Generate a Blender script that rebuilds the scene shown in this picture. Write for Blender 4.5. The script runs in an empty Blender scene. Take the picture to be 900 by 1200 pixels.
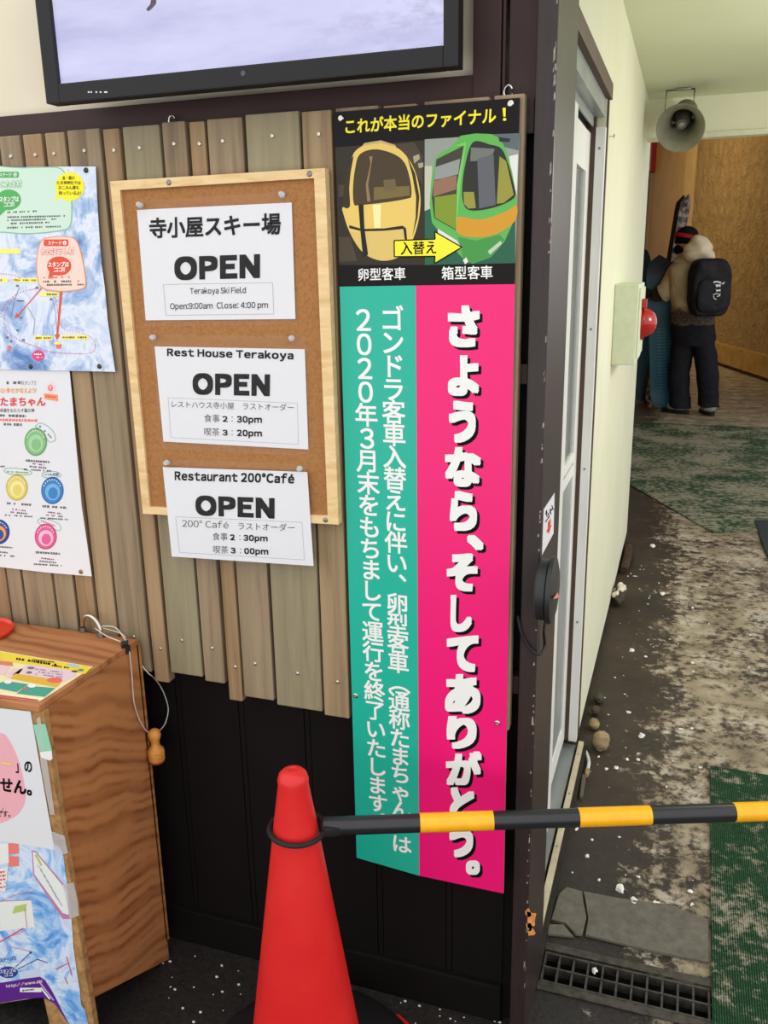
import bpy, bmesh, math, random
from mathutils import Vector, Matrix, Euler
random.seed(7)
S = bpy.context.scene
COL = S.collection
# ------------------------------------------------------------------ camera
YAW, PITCH, ROLL, FPX = -0.3324284, 0.27180707, 0.01693756, 1018.98
CAM = Vector((0.0, -1.45, 1.50))
fw = Vector((math.sin(YAW)*math.cos(PITCH), math.cos(YAW)*math.cos(PITCH), -math.sin(PITCH)))
r0 = Vector((math.cos(YAW), -math.sin(YAW), 0)); d0 = fw.cross(r0)
RT = math.cos(ROLL)*r0 + math.sin(ROLL)*d0
DN = -math.sin(ROLL)*r0 + math.cos(ROLL)*d0
cam = bpy.data.objects.new('camera', bpy.data.cameras.new('camera')); COL.objects.link(cam)
cam.matrix_world = Matrix(((RT.x, -DN.x, -fw.x, CAM.x), (RT.y, -DN.y, -fw.y, CAM.y), (RT.z, -DN.z, -fw.z, CAM.z), (0, 0, 0, 1)))
cam.data.sensor_fit = 'VERTICAL'; cam.data.sensor_height = 36; cam.data.sensor_width = 27
cam.data.lens = FPX/1200*36; cam.data.clip_start = 0.02
S.camera = cam
# ------------------------------------------------------------------ world, lights, exposure
W = bpy.data.worlds.new('world'); S.world = W; W.use_nodes = True
bg = W.node_tree.nodes['Background']
bg.inputs[0].default_value = (1.0, 1.0, 1.0, 1); bg.inputs[1].default_value = 1.5
S.view_settings.view_transform = 'Standard'; S.view_settings.look = 'None'
S.view_settings.exposure = 0.0; S.view_settings.gamma = 1; S.view_settings.use_curve_mapping = False
def area(name, loc, target, sx, sy, power, col=(1, 1, 1)):
    L = bpy.data.lights.new(name, 'AREA'); L.shape = 'RECTANGLE'; L.size = sx; L.size_y = sy; L.energy = power; L.color = col
    o = bpy.data.objects.new(name, L); COL.objects.link(o); o.location = loc
    o.rotation_euler = (Vector(target)-Vector(loc)).to_track_quat('-Z', 'Y').to_euler()
    return o
area('hall_warm_fill', (-2.2, 12.2, 4.2), (-.3, 14.8, 1.4), 1.6, 0.5, 95, (1.0, 0.80, 0.52))  # unseen warm source added to brighten the dim hall walls
L = bpy.data.lights.new('corridor_fill', 'POINT'); L.energy = 26; L.shadow_soft_size = .14; L.color = (1.0, .98, .86)  # added fill out of view, lifts the lintel, ceiling and corridor wall
o = bpy.data.objects.new('corridor_fill', L); COL.objects.link(o); o.location = (.92, 1.5, 1.75)

# ------------------------------------------------------------------ photo measurements -> real planes
def ray(px, py): return RT*((px-450)/FPX) + DN*((py-600)/FPX) + fw
def onpl(px, py, p, n):
    d = ray(px, py); return CAM + d*((Vector(p)-CAM).dot(n)/d.dot(n))
def onX(px, py, v): return onpl(px, py, (v, 0, 0), Vector((1, 0, 0)))
def onY(px, py, v): return onpl(px, py, (0, v, 0), Vector((0, 1, 0)))
def onZ(px, py, v): return onpl(px, py, (0, 0, v), Vector((0, 0, 1)))

# ------------------------------------------------------------------ materials
def lin(c):
    c = c/255.0
    return c/12.92 if c <= 0.04045 else ((c+0.055)/1.055)**2.4
def rgb(t): return (lin(t[0]), lin(t[1]), lin(t[2]), 1)
MATS = {}
class NT:
    def __init__(s, name):
        s.m = bpy.data.materials.new(name); s.m.use_nodes = True
        s.t = s.m.node_tree; s.b = s.t.nodes['Principled BSDF']; MATS[name] = s.m
    def n(s, kind, **kw):
        x = s.t.nodes.new('ShaderNode'+kind)
        for k, v in kw.items():
            if k in x.inputs: x.inputs[k].default_value = v
            else: setattr(x, k, v)
        return x
    def l(s, a, b): s.t.links.new(a, b)
    def coord(s, scale=(1, 1, 1), kind='Object', rot=(0, 0, 0)):
        tc = s.n('TexCoord'); mp = s.n('Mapping'); mp.inputs['Scale'].default_value = scale; mp.inputs['Rotation'].default_value = rot
        s.l(tc.outputs[kind], mp.inputs['Vector']); return mp.outputs['Vector']
    def noise(s, vec, scale=5, detail=3, rough=0.5, dist=0.0):
        x = s.n('TexNoise'); x.inputs['Scale'].default_value = scale; x.inputs['Detail'].default_value = detail
        x.inputs['Roughness'].default_value = rough; x.inputs['Distortion'].default_value = dist
        s.l(vec, x.inputs['Vector']); return x.outputs['Fac']
    def ramp(s, fac, stops):
        x = s.n('ValToRGB'); e = x.color_ramp.elements
        while len(e) < len(stops): e.new(0.5)
        for i, (p, c) in enumerate(stops):
            e[i].position = p; e[i].color = rgb(c) if len(c) == 3 else c
        s.l(fac, x.inputs['Fac']); return x.outputs['Color']
    def mix(s, fac, a, b, mode='MIX'):
        x = s.n('Mix'); x.data_type = 'RGBA'; x.blend_type = mode
        if hasattr(fac, 'is_linked'): s.l(fac, x.inputs[0])
        else: x.inputs[0].default_value = fac
        for v, k in ((a, 6), (b, 7)):
            if hasattr(v, 'is_linked'): s.l(v, x.inputs[k])
            else: x.inputs[k].default_value = rgb(v)
        return x.outputs[2]
    def math(s, op, a, b=0.0, clamp=False):
        x = s.n('Math'); x.operation = op; x.use_clamp = clamp
        for v, k in ((a, 0), (b, 1)):
            if hasattr(v, 'is_linked'): s.l(v, x.inputs[k])
            else: x.inputs[k].default_value = v
        return x.outputs[0]
    def bump(s, fac, strength=0.3, dist=0.01):
        x = s.n('Bump'); x.inputs['Strength'].default_value = strength; x.inputs['Distance'].default_value = dist
        s.l(fac, x.inputs['Height']); s.l(x.outputs['Normal'], s.b.inputs['Normal'])
    def base(s, c, rough=0.5, metal=0.0, spec=0.5):
        if hasattr(c, 'is_linked'): s.l(c, s.b.inputs['Base Color'])
        else: s.b.inputs['Base Color'].default_value = rgb(c)
        s.b.inputs['Roughness'].default_value = rough; s.b.inputs['Metallic'].default_value = metal
        s.b.inputs['Specular IOR Level'].default_value = spec
def plain(name, c, rough=0.5, metal=0.0, spec=0.5, var=0.06, scale=40):
    t = NT(name); v = t.coord()
    f = t.noise(v, scale, 2)
    lo = tuple(x*(1-var) for x in c); hi = tuple(min(255, x*(1+var)) for x in c)
    t.base(t.ramp(f, [(0.3, lo), (0.7, hi)]), rough, metal, spec); return t.m
def flat(name, c, rough=0.55, spec=0.3):
    t = NT(name); t.base(c, rough, 0, spec); return t.m
def wood(name, dark, mid, light, scale=(30, 30, 1.4), rough=0.75, green=None):
    t = NT(name); v = t.coord(scale, 'Object')
    oi = t.n('ObjectInfo'); ad = t.n('VectorMath'); ad.operation = 'ADD'
    t.l(v, ad.inputs[0]); mm = t.n('VectorMath'); mm.operation = 'SCALE'; cb = t.n('CombineXYZ')
    t.l(oi.outputs['Random'], cb.inputs[0]); t.l(oi.outputs['Random'], cb.inputs[2]); t.l(cb.outputs[0], mm.inputs[0]); mm.inputs['Scale'].default_value = 37
    t.l(mm.outputs[0], ad.inputs[1]); v2 = ad.outputs[0]
    f = t.noise(v2, 1.6, 5, 0.6, 0.6)
    c = t.ramp(f, [(0.28, dark), (0.5, mid), (0.75, light)])
    if green:
        f2 = t.noise(v2, 0.5, 4, 0.6); c = t.mix(t.math('MULTIPLY', f2, 0.7), c, green)
    t.base(c, rough, 0, 0.25); t.bump(f, 0.25, 0.004); return t.m
M_dark = NT('dark_brown_paint'); _v = M_dark.coord(); _f = M_dark.noise(_v, 9, 5, 0.65)
M_dark.base(M_dark.ramp(_f, [(0.3, (54, 37, 34)), (0.75, (64, 45, 42))]), 0.45, 0, 0.25); M_dark.bump(_f, 0.08, 0.004); M_dark = M_dark.m
M_black = NT('black_stained_board'); _v = M_black.coord(); _f = M_black.noise(_v, 14, 5, 0.7)
M_black.base(M_black.ramp(_f, [(0.3, (19, 15, 15)), (0.8, (25, 20, 20))]), 0.6, 0, 0.15); M_black = M_black.m
M_post = NT('worn_dark_post_paint'); _v = M_post.coord((60, 60, 8)); _f = M_post.noise(_v, 1.2, 6, 0.75)
_c = M_post.coord((30, 30, 3)); _f2 = M_post.noise(_c, 2.0, 6, 0.8)
M_post.base(M_post.mix(M_post.ramp(_f2, [(0.70, (0, 0, 0)), (0.74, (255, 255, 255))]), M_post.ramp(_f, [(0.3, (44, 34, 33)), (0.75, (58, 46, 44))]), (130, 120, 110)), 0.38, 0, 0.35)
M_post.bump(_f, 0.1, 0.003); M_post = M_post.m
M_cream = plain('cream_wall_paint', (226, 216, 192), 0.8, 0, 0.2, 0.02, 6)
t = NT('pale_green_wall_paint'); v = t.coord(); f = t.noise(v, 2.2, 5, 0.6); f2 = t.noise(t.coord((1, 1, .3)), 14, 4, .6)
t.base(t.mix(t.math('MULTIPLY', f2, .25), t.ramp(f, [(0.3, (222, 223, 194)), (0.7, (231, 231, 207))]), (198, 193, 166)), 0.6, 0, 0.3); t.bump(f2, .1, .004); M_green = t.m
t = NT('ceiling_paint'); v = t.coord(); f = t.noise(v, 1.2, 5, 0.6)
t.base(t.ramp(f, [(0.3, (211, 216, 186)), (0.7, (219, 224, 196))]), 0.75, 0, 0.2); M_ceil = t.m
t = NT('stucco'); v = t.coord(); f = t.noise(v, 5.0, 6, 0.7, .4); f2 = t.noise(v, 16, 4, .6)
t.base(t.mix(f2, t.ramp(f, [(0.35, (158, 130, 84)), (0.65, (196, 166, 112)) ]), (182, 152, 100)), 0.85, 0, 0.15); t.bump(f, 1.0, 0.14); M_stucco = t.m
M_hallpanel = plain('hall_smooth_wall', (196, 164, 108), .7, 0, .2, .04, 2)
M_strip = plain('hall_wall_strip_paint', (205, 178, 120), .7, 0, .2, .03, 4)
t = NT('wet_floor')
v = t.coord()
sx = t.n('SeparateXYZ'); t.l(v, sx.inputs[0]); X, Y = sx.outputs[0], sx.outputs[1]
fa = t.noise(v, 3.5, 6, 0.7); fb = t.noise(v, 24, 8, 0.78, .2); fc = t.noise(v, 90, 3, .6)
asph = t.ramp(fc, [(0.3, (28, 25, 23)), (0.7, (52, 47, 42))])
brown = t.ramp(fa, [(0.3, (46, 38, 30)), (0.7, (74, 62, 48))])
inner = t.math('MULTIPLY', t.math('ADD', Y, -0.1), 1.2, True)
basec = t.mix(inner, asph, brown)
mx = t.math('ADD', t.math('MULTIPLY', X, 1.0), 0.19)            # snow thickens away from the corridor wall
mx = t.math('MINIMUM', t.math('MULTIPLY', mx, 0.75), 0.215)
far = t.math('MULTIPLY', t.math('ADD', Y, -3.2), 0.07); far = t.math('MINIMUM', t.math('MAXIMUM', far, 0.0), 0.2)
near = t.math('MULTIPLY', t.math('MINIMUM', t.math('ADD', Y, 0.05), 0.0), 0.5); near = t.math('MAXIMUM', near, -0.25)
dens = t.math('ADD', t.math('ADD', t.math('ADD', mx, far), near), -0.06)
cov = t.math('ADD', t.math('ADD', t.math('MULTIPLY', fb, 0.75), t.math('MULTIPLY', fa, 0.45)), dens)
snow = t.ramp(cov, [(0.69, (0, 0, 0)), (0.77, (255, 255, 255))])
dirt = t.ramp(t.noise(v, 6, 5, .65), [(0.25, (96, 82, 62)), (0.5, (158, 144, 120)), (0.75, (216, 208, 192))])
col = t.mix(snow, basec, dirt)
t.base(col, 0.55, 0, 0.35); t.bump(cov, 0.5, 0.02); M_floor = t.m
def matmat(name, c1, c2, ribs, thr):
    t = NT(name); v = t.coord(); f = t.noise(v, 30, 8, .76, .2); f0 = t.noise(v, 2.4, 4, .6); f2 = t.noise(v, 160, 2)
    base = t.ramp(f2, [(0.3, c1), (0.7, c2)])
    if ribs:
        w = t.n('TexWave'); w.wave_type = 'BANDS'; w.bands_direction = 'X'; w.inputs['Scale'].default_value = 62; w.inputs['Distortion'].default_value = .6
        t.l(v, w.inputs['Vector']); base = t.mix(w.outputs['Fac'], base, tuple(x*.55 for x in c1)); wf = w.outputs['Fac']
        cov = t.math('ADD', t.math('ADD', t.math('MULTIPLY', f, .7), t.math('MULTIPLY', f0, .5)), t.math('MULTIPLY', wf, -.06))
    else: cov = t.math('ADD', t.math('MULTIPLY', f, .7), t.math('MULTIPLY', f0, .5))
    sn = t.ramp(cov, [(thr, (0, 0, 0)), (thr+.1, (235, 235, 235))])
    t.base(t.mix(sn, base, (168, 160, 140)), .9, 0, .1); t.bump(f, .4, .01); return t.m
M_matnear = matmat('ribbed_green_mat', (34, 66, 44), (52, 92, 62), True, .58)
M_matfar = matmat('flat_green_mat', (38, 66, 44), (60, 88, 62), False, .55)
M_matdark = plain('dark_grey_mat', (60, 62, 66), .9, 0, .1, .2, 60)
M_plank = [wood('weathered_plank_grey', (118, 102, 80), (147, 128, 103), (160, 142, 114)),
           wood('weathered_plank_brown', (122, 98, 71), (153, 125, 93), (168, 142, 109)),
           wood('weathered_plank_green', (120, 106, 79), (146, 133, 103), (165, 150, 119), green=(148, 142, 118)),
           wood('weathered_plank_tan', (131, 109, 81), (157, 134, 102), (170, 147, 114))]
M_pine = wood('pine_moulding', (214, 176, 118), (232, 200, 146), (240, 214, 166), (8, 40, 40), .5)
def plywood(name, dark, mid, light, sc, axis=2, freq=250.0, amp=13.0, tilt=.42):
    t = NT(name); sx = t.n('SeparateXYZ'); t.l(t.coord(), sx.inputs[0])
    f0 = t.noise(t.coord(sc), 1.0, 2, .5, .2); f1 = t.noise(t.coord(tuple(q*.45 for q in sc)), 1.0, 1)
    al = t.math('ADD', sx.outputs[axis], t.math('MULTIPLY', sx.outputs[1 if axis == 2 else 0], tilt))
    ph = t.math('ADD', t.math('MULTIPLY', al, freq), t.math('ADD', t.math('MULTIPLY', f0, amp), t.math('MULTIPLY', f1, amp*1.6)))
    w = t.math('ADD', t.math('MULTIPLY', t.math('SINE', ph), .5), .5)
    fine = t.noise(t.coord(tuple(q*16 if i == axis else 3 for i, q in enumerate((12, 12, 12)))), 1, 4, .6)
    big = t.noise(t.coord((3, 3, 3)), 1.5, 3)
    w2 = t.math('ADD', t.math('MULTIPLY', t.math('SINE', t.math('MULTIPLY', ph, .37)), .5), .5)
    msk = t.ramp(t.noise(t.coord(tuple(q*.8 for q in sc)), 1.7, 3, .6), [(.38, (20, 20, 20)), (.62, (255, 255, 255))])
    g1 = t.math('MULTIPLY', t.math('POWER', w, 2.2), msk); g2 = t.math('MULTIPLY', t.math('POWER', w2, 3.0), .55)
    c = t.mix(t.math('MINIMUM', t.math('ADD', t.math('MULTIPLY', g1, .8), g2), 1.0), light, dark)
    c = t.mix(t.math('MULTIPLY', fine, .35), c, mid); c = t.mix(t.math('MULTIPLY', big, .15), c, dark)
    t.base(c, .5, 0, .3); return t.m
M_ply = plywood('plywood_side', (136, 80, 42), (178, 116, 68), (196, 134, 84), (1.5, 7.5, 4.5))
M_plytop = plywood('plywood_top', (140, 86, 50), (172, 112, 68), (190, 130, 84), (5.0, 6.0, 3.0), 1, 200.0, 9.0, .05)
M_plyedge = wood('plywood_edge', (130, 92, 50), (172, 130, 80), (196, 156, 102), (30, 30, 30))
t = NT('cork'); v = t.coord(); f = t.noise(v, 220, 3, .7); f2 = t.noise(v, 700, 2)
t.base(t.mix(f2, t.ramp(f, [(0.35, (136, 90, 50)), (0.5, (166, 116, 70)), (0.68, (180, 130, 84))]), (168, 118, 72)), .85, 0, .15); M_cork = t.m
M_paper = flat('white_paper', (228, 228, 231), .6, .2)
M_ink = flat('black_ink', (13, 12, 12), .6, .1)
M_inkgrey = flat('thin_grey_ink', (78, 78, 78), .6, .1)
M_inkpale = flat('pale_grey_ink', (150, 150, 154), .5, .3)
M_line = flat('hairline_ink', (176, 176, 178), .5, .3)
M_white = flat('white_print', (240, 240, 236), .45, .3)
M_teal = flat('teal_print', (28, 178, 152), .35, .4)
M_magenta = flat('magenta_print', (240, 20, 116), .35, .4)
M_signblack = flat('black_print', (21, 17, 16), .4, .15)
M_yellowp = flat('yellow_print', (252, 236, 40), .35, .4)
M_signboard = plain('tan_board_edge', (150, 130, 104), .7, 0, .2, .05, 30)
def film(name, a, tint=(1, 1, 1, 1), rough=.12, matte=False):
    t = NT(name); out = t.t.nodes['Material Output']
    tr = t.n('BsdfTransparent'); tr.inputs[0].default_value = tint
    gl = t.n('BsdfGlossy'); gl.inputs['Roughness'].default_value = rough
    df = t.n('BsdfDiffuse'); df.inputs[0].default_value = (.8, .8, .8, 1)
    a1 = t.n('MixShader'); a1.inputs[0].default_value = .95 if matte else .5; t.l(gl.outputs[0], a1.inputs[1]); t.l(df.outputs[0], a1.inputs[2])
    mx = t.n('MixShader'); mx.inputs[0].default_value = a; t.l(tr.outputs[0], mx.inputs[1]); t.l(a1.outputs[0], mx.inputs[2])
    t.l(mx.outputs[0], out.inputs['Surface']); return t.m
M_film = film('laminate_film', .014)
M_tape = film('clear_tape', .32, (1, 1, 1, 1), .3, True)
M_glass = film('door_glass', .25, (.8, .85, .85, 1), .05)
t = NT('clear_plastic_pin'); t.base((235, 238, 240), .12, 0, .6); t.b.inputs['Transmission Weight'].default_value = .6; M_pin = t.m
M_chrome = plain('bright_steel', (205, 202, 196), .22, 1, .5, .03)
M_steel = plain('dull_steel', (150, 146, 138), .4, 1, .5, .06)
M_alu = plain('white_aluminium', (232, 232, 228), .4, 0, .5, .02, 5)
M_alupanel = plain('grey_aluminium_panel', (156, 160, 160), .35, .4, .5, .05, 8)
M_sill = plain('sill_rail', (196, 184, 158), .5, .1, .4, .06, 20)
M_brown = plain('brown_casing_paint', (86, 66, 54), .5, 0, .4, .06, 12)
M_red = NT('red_cone_plastic'); _v = M_red.coord(); _f = M_red.noise(_v, 9, 5, .7)
M_red.base(M_red.ramp(_f, [(.3, (212, 30, 30)), (.7, (222, 42, 40))]), .38, 0, .45); M_red = M_red.m
M_rubber = plain('black_rubber', (26, 25, 25), .6, 0, .35, .1)
M_barblack = plain('black_bar_plastic', (34, 34, 38), .3, 0, .5, .05)
M_baryellow = plain('yellow_bar_tape', (250, 178, 22), .3, 0, .5, .03)
M_plasticblack = plain('black_plastic', (34, 36, 36), .45, 0, .45, .05)
M_bezel = plain('television_bezel', (24, 23, 24), .35, 0, .3, .04)
M_beech = wood('stamp_wood', (184, 112, 46), (214, 142, 66), (226, 160, 84), (40, 40, 8), .35)
M_cord = plain('white_cord', (208, 206, 196), .6, 0, .3, .04)
t = NT('television_picture'); v = t.coord((1, 1, 1)); f = t.noise(t.coord((2.2, 1, 9)), 2.0, 4, .55); f2 = t.noise(t.coord((1, 1, 2.2)), 11, 6, .7)
sc_ = t.n('SeparateXYZ'); t.l(t.coord(), sc_.inputs[0])
msk = t.math('MULTIPLY', t.math('ADD', sc_.outputs[0], .62), 3.5, True)
cc = t.ramp(f, [(.3, (182, 184, 222)), (.55, (206, 206, 242)), (.8, (216, 218, 250))])
cc = t.mix(t.math('MULTIPLY', t.ramp(f2, [(.50, (0, 0, 0)), (.64, (200, 200, 200))]), msk), cc, (140, 134, 176))
t.base((10, 10, 10), .25, 0, .4); t.l(cc, t.b.inputs['Emission Color']); t.b.inputs['Emission Strength'].default_value = 1.0; M_screen = t.m
t = NT('television_figure'); t.base((10, 8, 8), .3); t.b.inputs['Emission Color'].default_value = rgb((84, 66, 74)); t.b.inputs['Emission Strength'].default_value = 1; M_screenfig = t.m
t = NT('led_light'); t.base((200, 200, 200), .3); t.b.inputs['Emission Color'].default_value = (.8, .85, .9, 1); t.b.inputs['Emission Strength'].default_value = .5; M_led = t.m
def snowmap(name, stops, sc, dist):
    t = NT(name); v = t.coord(); f = t.noise(t.coord((1, 1, 1), rot=(0, .6, 0)), sc, 8, .68, dist)
    t.base(t.ramp(f, stops), .4, 0, .35); return t.m
M_map = snowmap('trail_map_print', [(.34, (88, 128, 186)), (.46, (158, 184, 222)), (.56, (226, 232, 244)), (.7, (190, 206, 232))], 9, 1.5)
M_map2 = snowmap('trail_map_print_blue', [(.34, (70, 136, 214)), (.44, (134, 186, 240)), (.56, (224, 236, 250)), (.68, (196, 204, 236)), (.8, (110, 170, 232))], 11, 1.8)
P = {}
def pc(name, c):
    if name not in P: P[name] = flat('print_'+name, c)
    return P[name]

# ------------------------------------------------------------------ object helpers
def tag(o, label=None, cat=None, group=None, kind=None):
    if label: o['label'] = label
    if cat: o['category'] = cat
    if group: o['group'] = group
    if kind: o['kind'] = kind
    return o
def empty(name, loc, label, cat, group=None, rot=(0, 0, 0)):
    o = bpy.data.objects.new(name, None); COL.objects.link(o); o.location = loc; o.rotation_euler = rot; o.empty_display_size = .05
    return tag(o, label, cat, group)
def link(name, me, mats, parent=None):
    o = bpy.data.objects.new(name, me); COL.objects.link(o)
    for m in (mats if isinstance(mats, (list, tuple)) else [mats]): me.materials.append(m)
    if parent is not None:
        o.parent = parent
        base = Matrix.LocRotScale(parent.location, parent.rotation_euler, parent.scale)
        if parent.parent: base = Matrix.Identity(4)      # parts are modelled in world coordinates
        o.matrix_parent_inverse = base.inverted()
    return o
def obj(name, bm, mats, parent=None, smooth=False):
    bmesh.ops.recalc_face_normals(bm, faces=bm.faces)
    me = bpy.data.meshes.new(name); bm.to_mesh(me); bm.free()
    if smooth:
        for p in me.polygons: p.use_smooth = True
        try: me.set_sharp_from_angle(angle=math.radians(smooth if smooth is not True else 40))
        except Exception: pass
    return link(name, me, mats, parent)
def B(): return bmesh.new()
def box(bm, x0, x1, y0, y1, z0, z1, bev=0.0, mi=0):
    vs = [bm.verts.new((x, y, z)) for x in (x0, x1) for y in (y0, y1) for z in (z0, z1)]
    fs = [bm.faces.new([vs[i] for i in q]) for q in ((0, 1, 3, 2), (4, 6, 7, 5), (0, 4, 5, 1), (2, 3, 7, 6), (0, 2, 6, 4), (1, 5, 7, 3))]
    for f in fs: f.material_index = mi
    if bev > 0:
        es = list({e for f in fs for e in f.edges})
        bmesh.ops.bevel(bm, geom=es, offset=bev, segments=2, profile=.6, affect='EDGES')
    return vs
def prism(bm, pts, vec, mi=0, bev=0.0):
    vec = Vector(vec); a = [bm.verts.new(p) for p in pts]; b = [bm.verts.new(Vector(p)+vec) for p in pts]; n = len(a)
    fs = [bm.faces.new(a), bm.faces.new(b[::-1])]+[bm.faces.new((a[i], b[i], b[(i+1) % n], a[(i+1) % n])) for i in range(n)]
    for f in fs: f.material_index = mi
    if bev > 0: bmesh.ops.bevel(bm, geom=list({e for f in fs for e in f.edges}), offset=bev, segments=2, profile=.6, affect='EDGES')
def frame(d):
    d = Vector(d).normalized(); a = Vector((0, 0, 1)) if abs(d.z) < .9 else Vector((1, 0, 0))
    u = d.cross(a).normalized(); return u, u.cross(d).normalized()
def lathe(bm, prof, org, axis=(0, 0, 1), n=32, mi=0, caps=True):
    axis = Vector(axis).normalized(); u, v = frame(axis); org = Vector(org); rings = []
    for (r, h) in prof:
        rings.append([bm.verts.new(org+axis*h+(u*math.cos(2*math.pi*k/n)+v*math.sin(2*math.pi*k/n))*max(r, 1e-5)) for k in range(n)])
    for a, b in zip(rings, rings[1:]):
        for k in range(n):
            f = bm.faces.new((a[k], a[(k+1) % n], b[(k+1) % n], b[k])); f.material_index = mi
    if caps:
        for rr in (rings[0], rings[-1]):
            f = bm.faces.new(rr); f.material_index = mi
def tube(bm, pts, r, n=10, mi=0, closed=False):
    pts = [Vector(p) for p in pts]; N = len(pts); rings = []; pu = None
    for i, p in enumerate(pts):
        if closed: d = pts[(i+1) % N]-pts[i-1]
        else: d = pts[min(i+1, N-1)]-pts[max(i-1, 0)]
        d.normalize()
        if pu is None: u, v = frame(d)
        else:
            u = (pu-d*pu.dot(d)).normalized(); v = d.cross(u)
        pu = u; rr = r[i] if isinstance(r, (list, tuple)) else r
        rings.append([bm.verts.new(p+(u*math.cos(2*math.pi*k/n)+v*math.sin(2*math.pi*k/n))*rr) for k in range(n)])
    pairs = list(zip(rings, rings[1:]))+([(rings[-1], rings[0])] if closed else [])
    for a, b in pairs:
        for k in range(n):
            f = bm.faces.new((a[k], a[(k+1) % n], b[(k+1) % n], b[k])); f.material_index = mi
    if not closed:
        bm.faces.new(rings[0]).material_index = mi; bm.faces.new(rings[-1]).material_index = mi
def ball(bm, c, r, sub=3, jit=0.0, seed=0, mi=0):
    r = r if isinstance(r, (tuple, list)) else (r, r, r); rn = random.Random(seed)
    q = bmesh.ops.create_icosphere(bm, subdivisions=sub, radius=1)
    for v in q['verts']:
        k = 1+rn.uniform(-jit, jit); v.co = Vector((v.co.x*r[0]*k, v.co.y*r[1]*k, v.co.z*r[2]*k))+Vector(c)
    for f in {f for v in q['verts'] for f in v.link_faces}: f.material_index = mi
def spline(pts, n=8):
    pts = [Vector(p) for p in pts]; out = []
    for i in range(len(pts)-1):
        p0, p1, p2, p3 = pts[max(i-1, 0)], pts[i], pts[i+1], pts[min(i+2, len(pts)-1)]
        for k in range(n):
            s = k/n; out.append(.5*((2*p1)+(p2-p0)*s+(2*p0-5*p1+4*p2-p3)*s*s+(3*p1-p0-3*p2+p3)*s**3))
    return out+[pts[-1]]
# ------------------------------------------------------------------ flat prints (letters and shapes lying on a real sheet)
GC = {}
def glyph(s, tr=0.0):
    k = (s, tr)
    if k in GC: return GC[k]
    if any(c.isascii() and c != ' ' or c in '°é' for c in s):
        # plain grotesque letters, set one by one
        V, F, x = [], [], 0.0
        for c in s:
            if c == ' ': x += .26; continue
            if c == '°': vs, fs = [], []; n = 16
            if c == '°':
                for r in (.15, .085): vs += [(.15+r*math.cos(i*2*math.pi/n), .62+r*math.sin(i*2*math.pi/n)) for i in range(n)]
                fs = [(i, (i+1) % n, n+(i+1) % n, n+i) for i in range(n)]
            elif c == 'é':
                vs, fs = glyph1('\uff45'); vs = list(vs); a0, a1, b0, b1 = bbox(vs); m = (a0+a1)/2; n = len(vs)
                vs += [(m-.05, b1+.05), (m+.02, b1+.05), (m+.13, b1+.19), (m+.03, b1+.19)]; fs = list(fs)+[(n, n+1, n+2, n+3)]
            else: vs, fs = glyph1(chr(ord(c)+0xFEE0) if c.isascii() else c)
            a0, a1, b0, b1 = bbox(vs); n = len(V); pad = (.045 if c.isascii() or c in '°é' else .06)+tr*.85
            V += [(vx-a0+x+pad, vy) for vx, vy in vs]; F += [tuple(i+n for i in f) for f in fs]; x += a1-a0+2*pad
        GC[k] = (V, F); return GC[k]
    return glyph1(s)
def glyph1(s):
    k = ('1', s)
    if k in GC: return GC[k]
    cu = bpy.data.curves.new('lettering', 'FONT'); cu.body = s; cu.size = 1; cu.resolution_u = 5 if len(s) < 3 else 3; cu.fill_mode = 'FRONT'
    ob = bpy.data.objects.new('lettering', cu); me = bpy.data.meshes.new_from_object(ob)
    vs = [(v.co.x, v.co.y) for v in me.vertices]; fs = [tuple(p.vertices) for p in me.polygons]
    bpy.data.objects.remove(ob); bpy.data.curves.remove(cu); bpy.data.meshes.remove(me)
    GC[k] = (vs, fs); return GC[k]
def stamps(off):
    if off <= 0: return [(0, 0)]
    return [(off*a, off*b) for a, b in ((-1, -1), (-1, 0), (-1, 1), (0, 1), (1, 1), (1, 0), (1, -1), (0, -1))]
def bbox(vs): return min(v[0] for v in vs), max(v[0] for v in vs), min(v[1] for v in vs), max(v[1] for v in vs)
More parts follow.
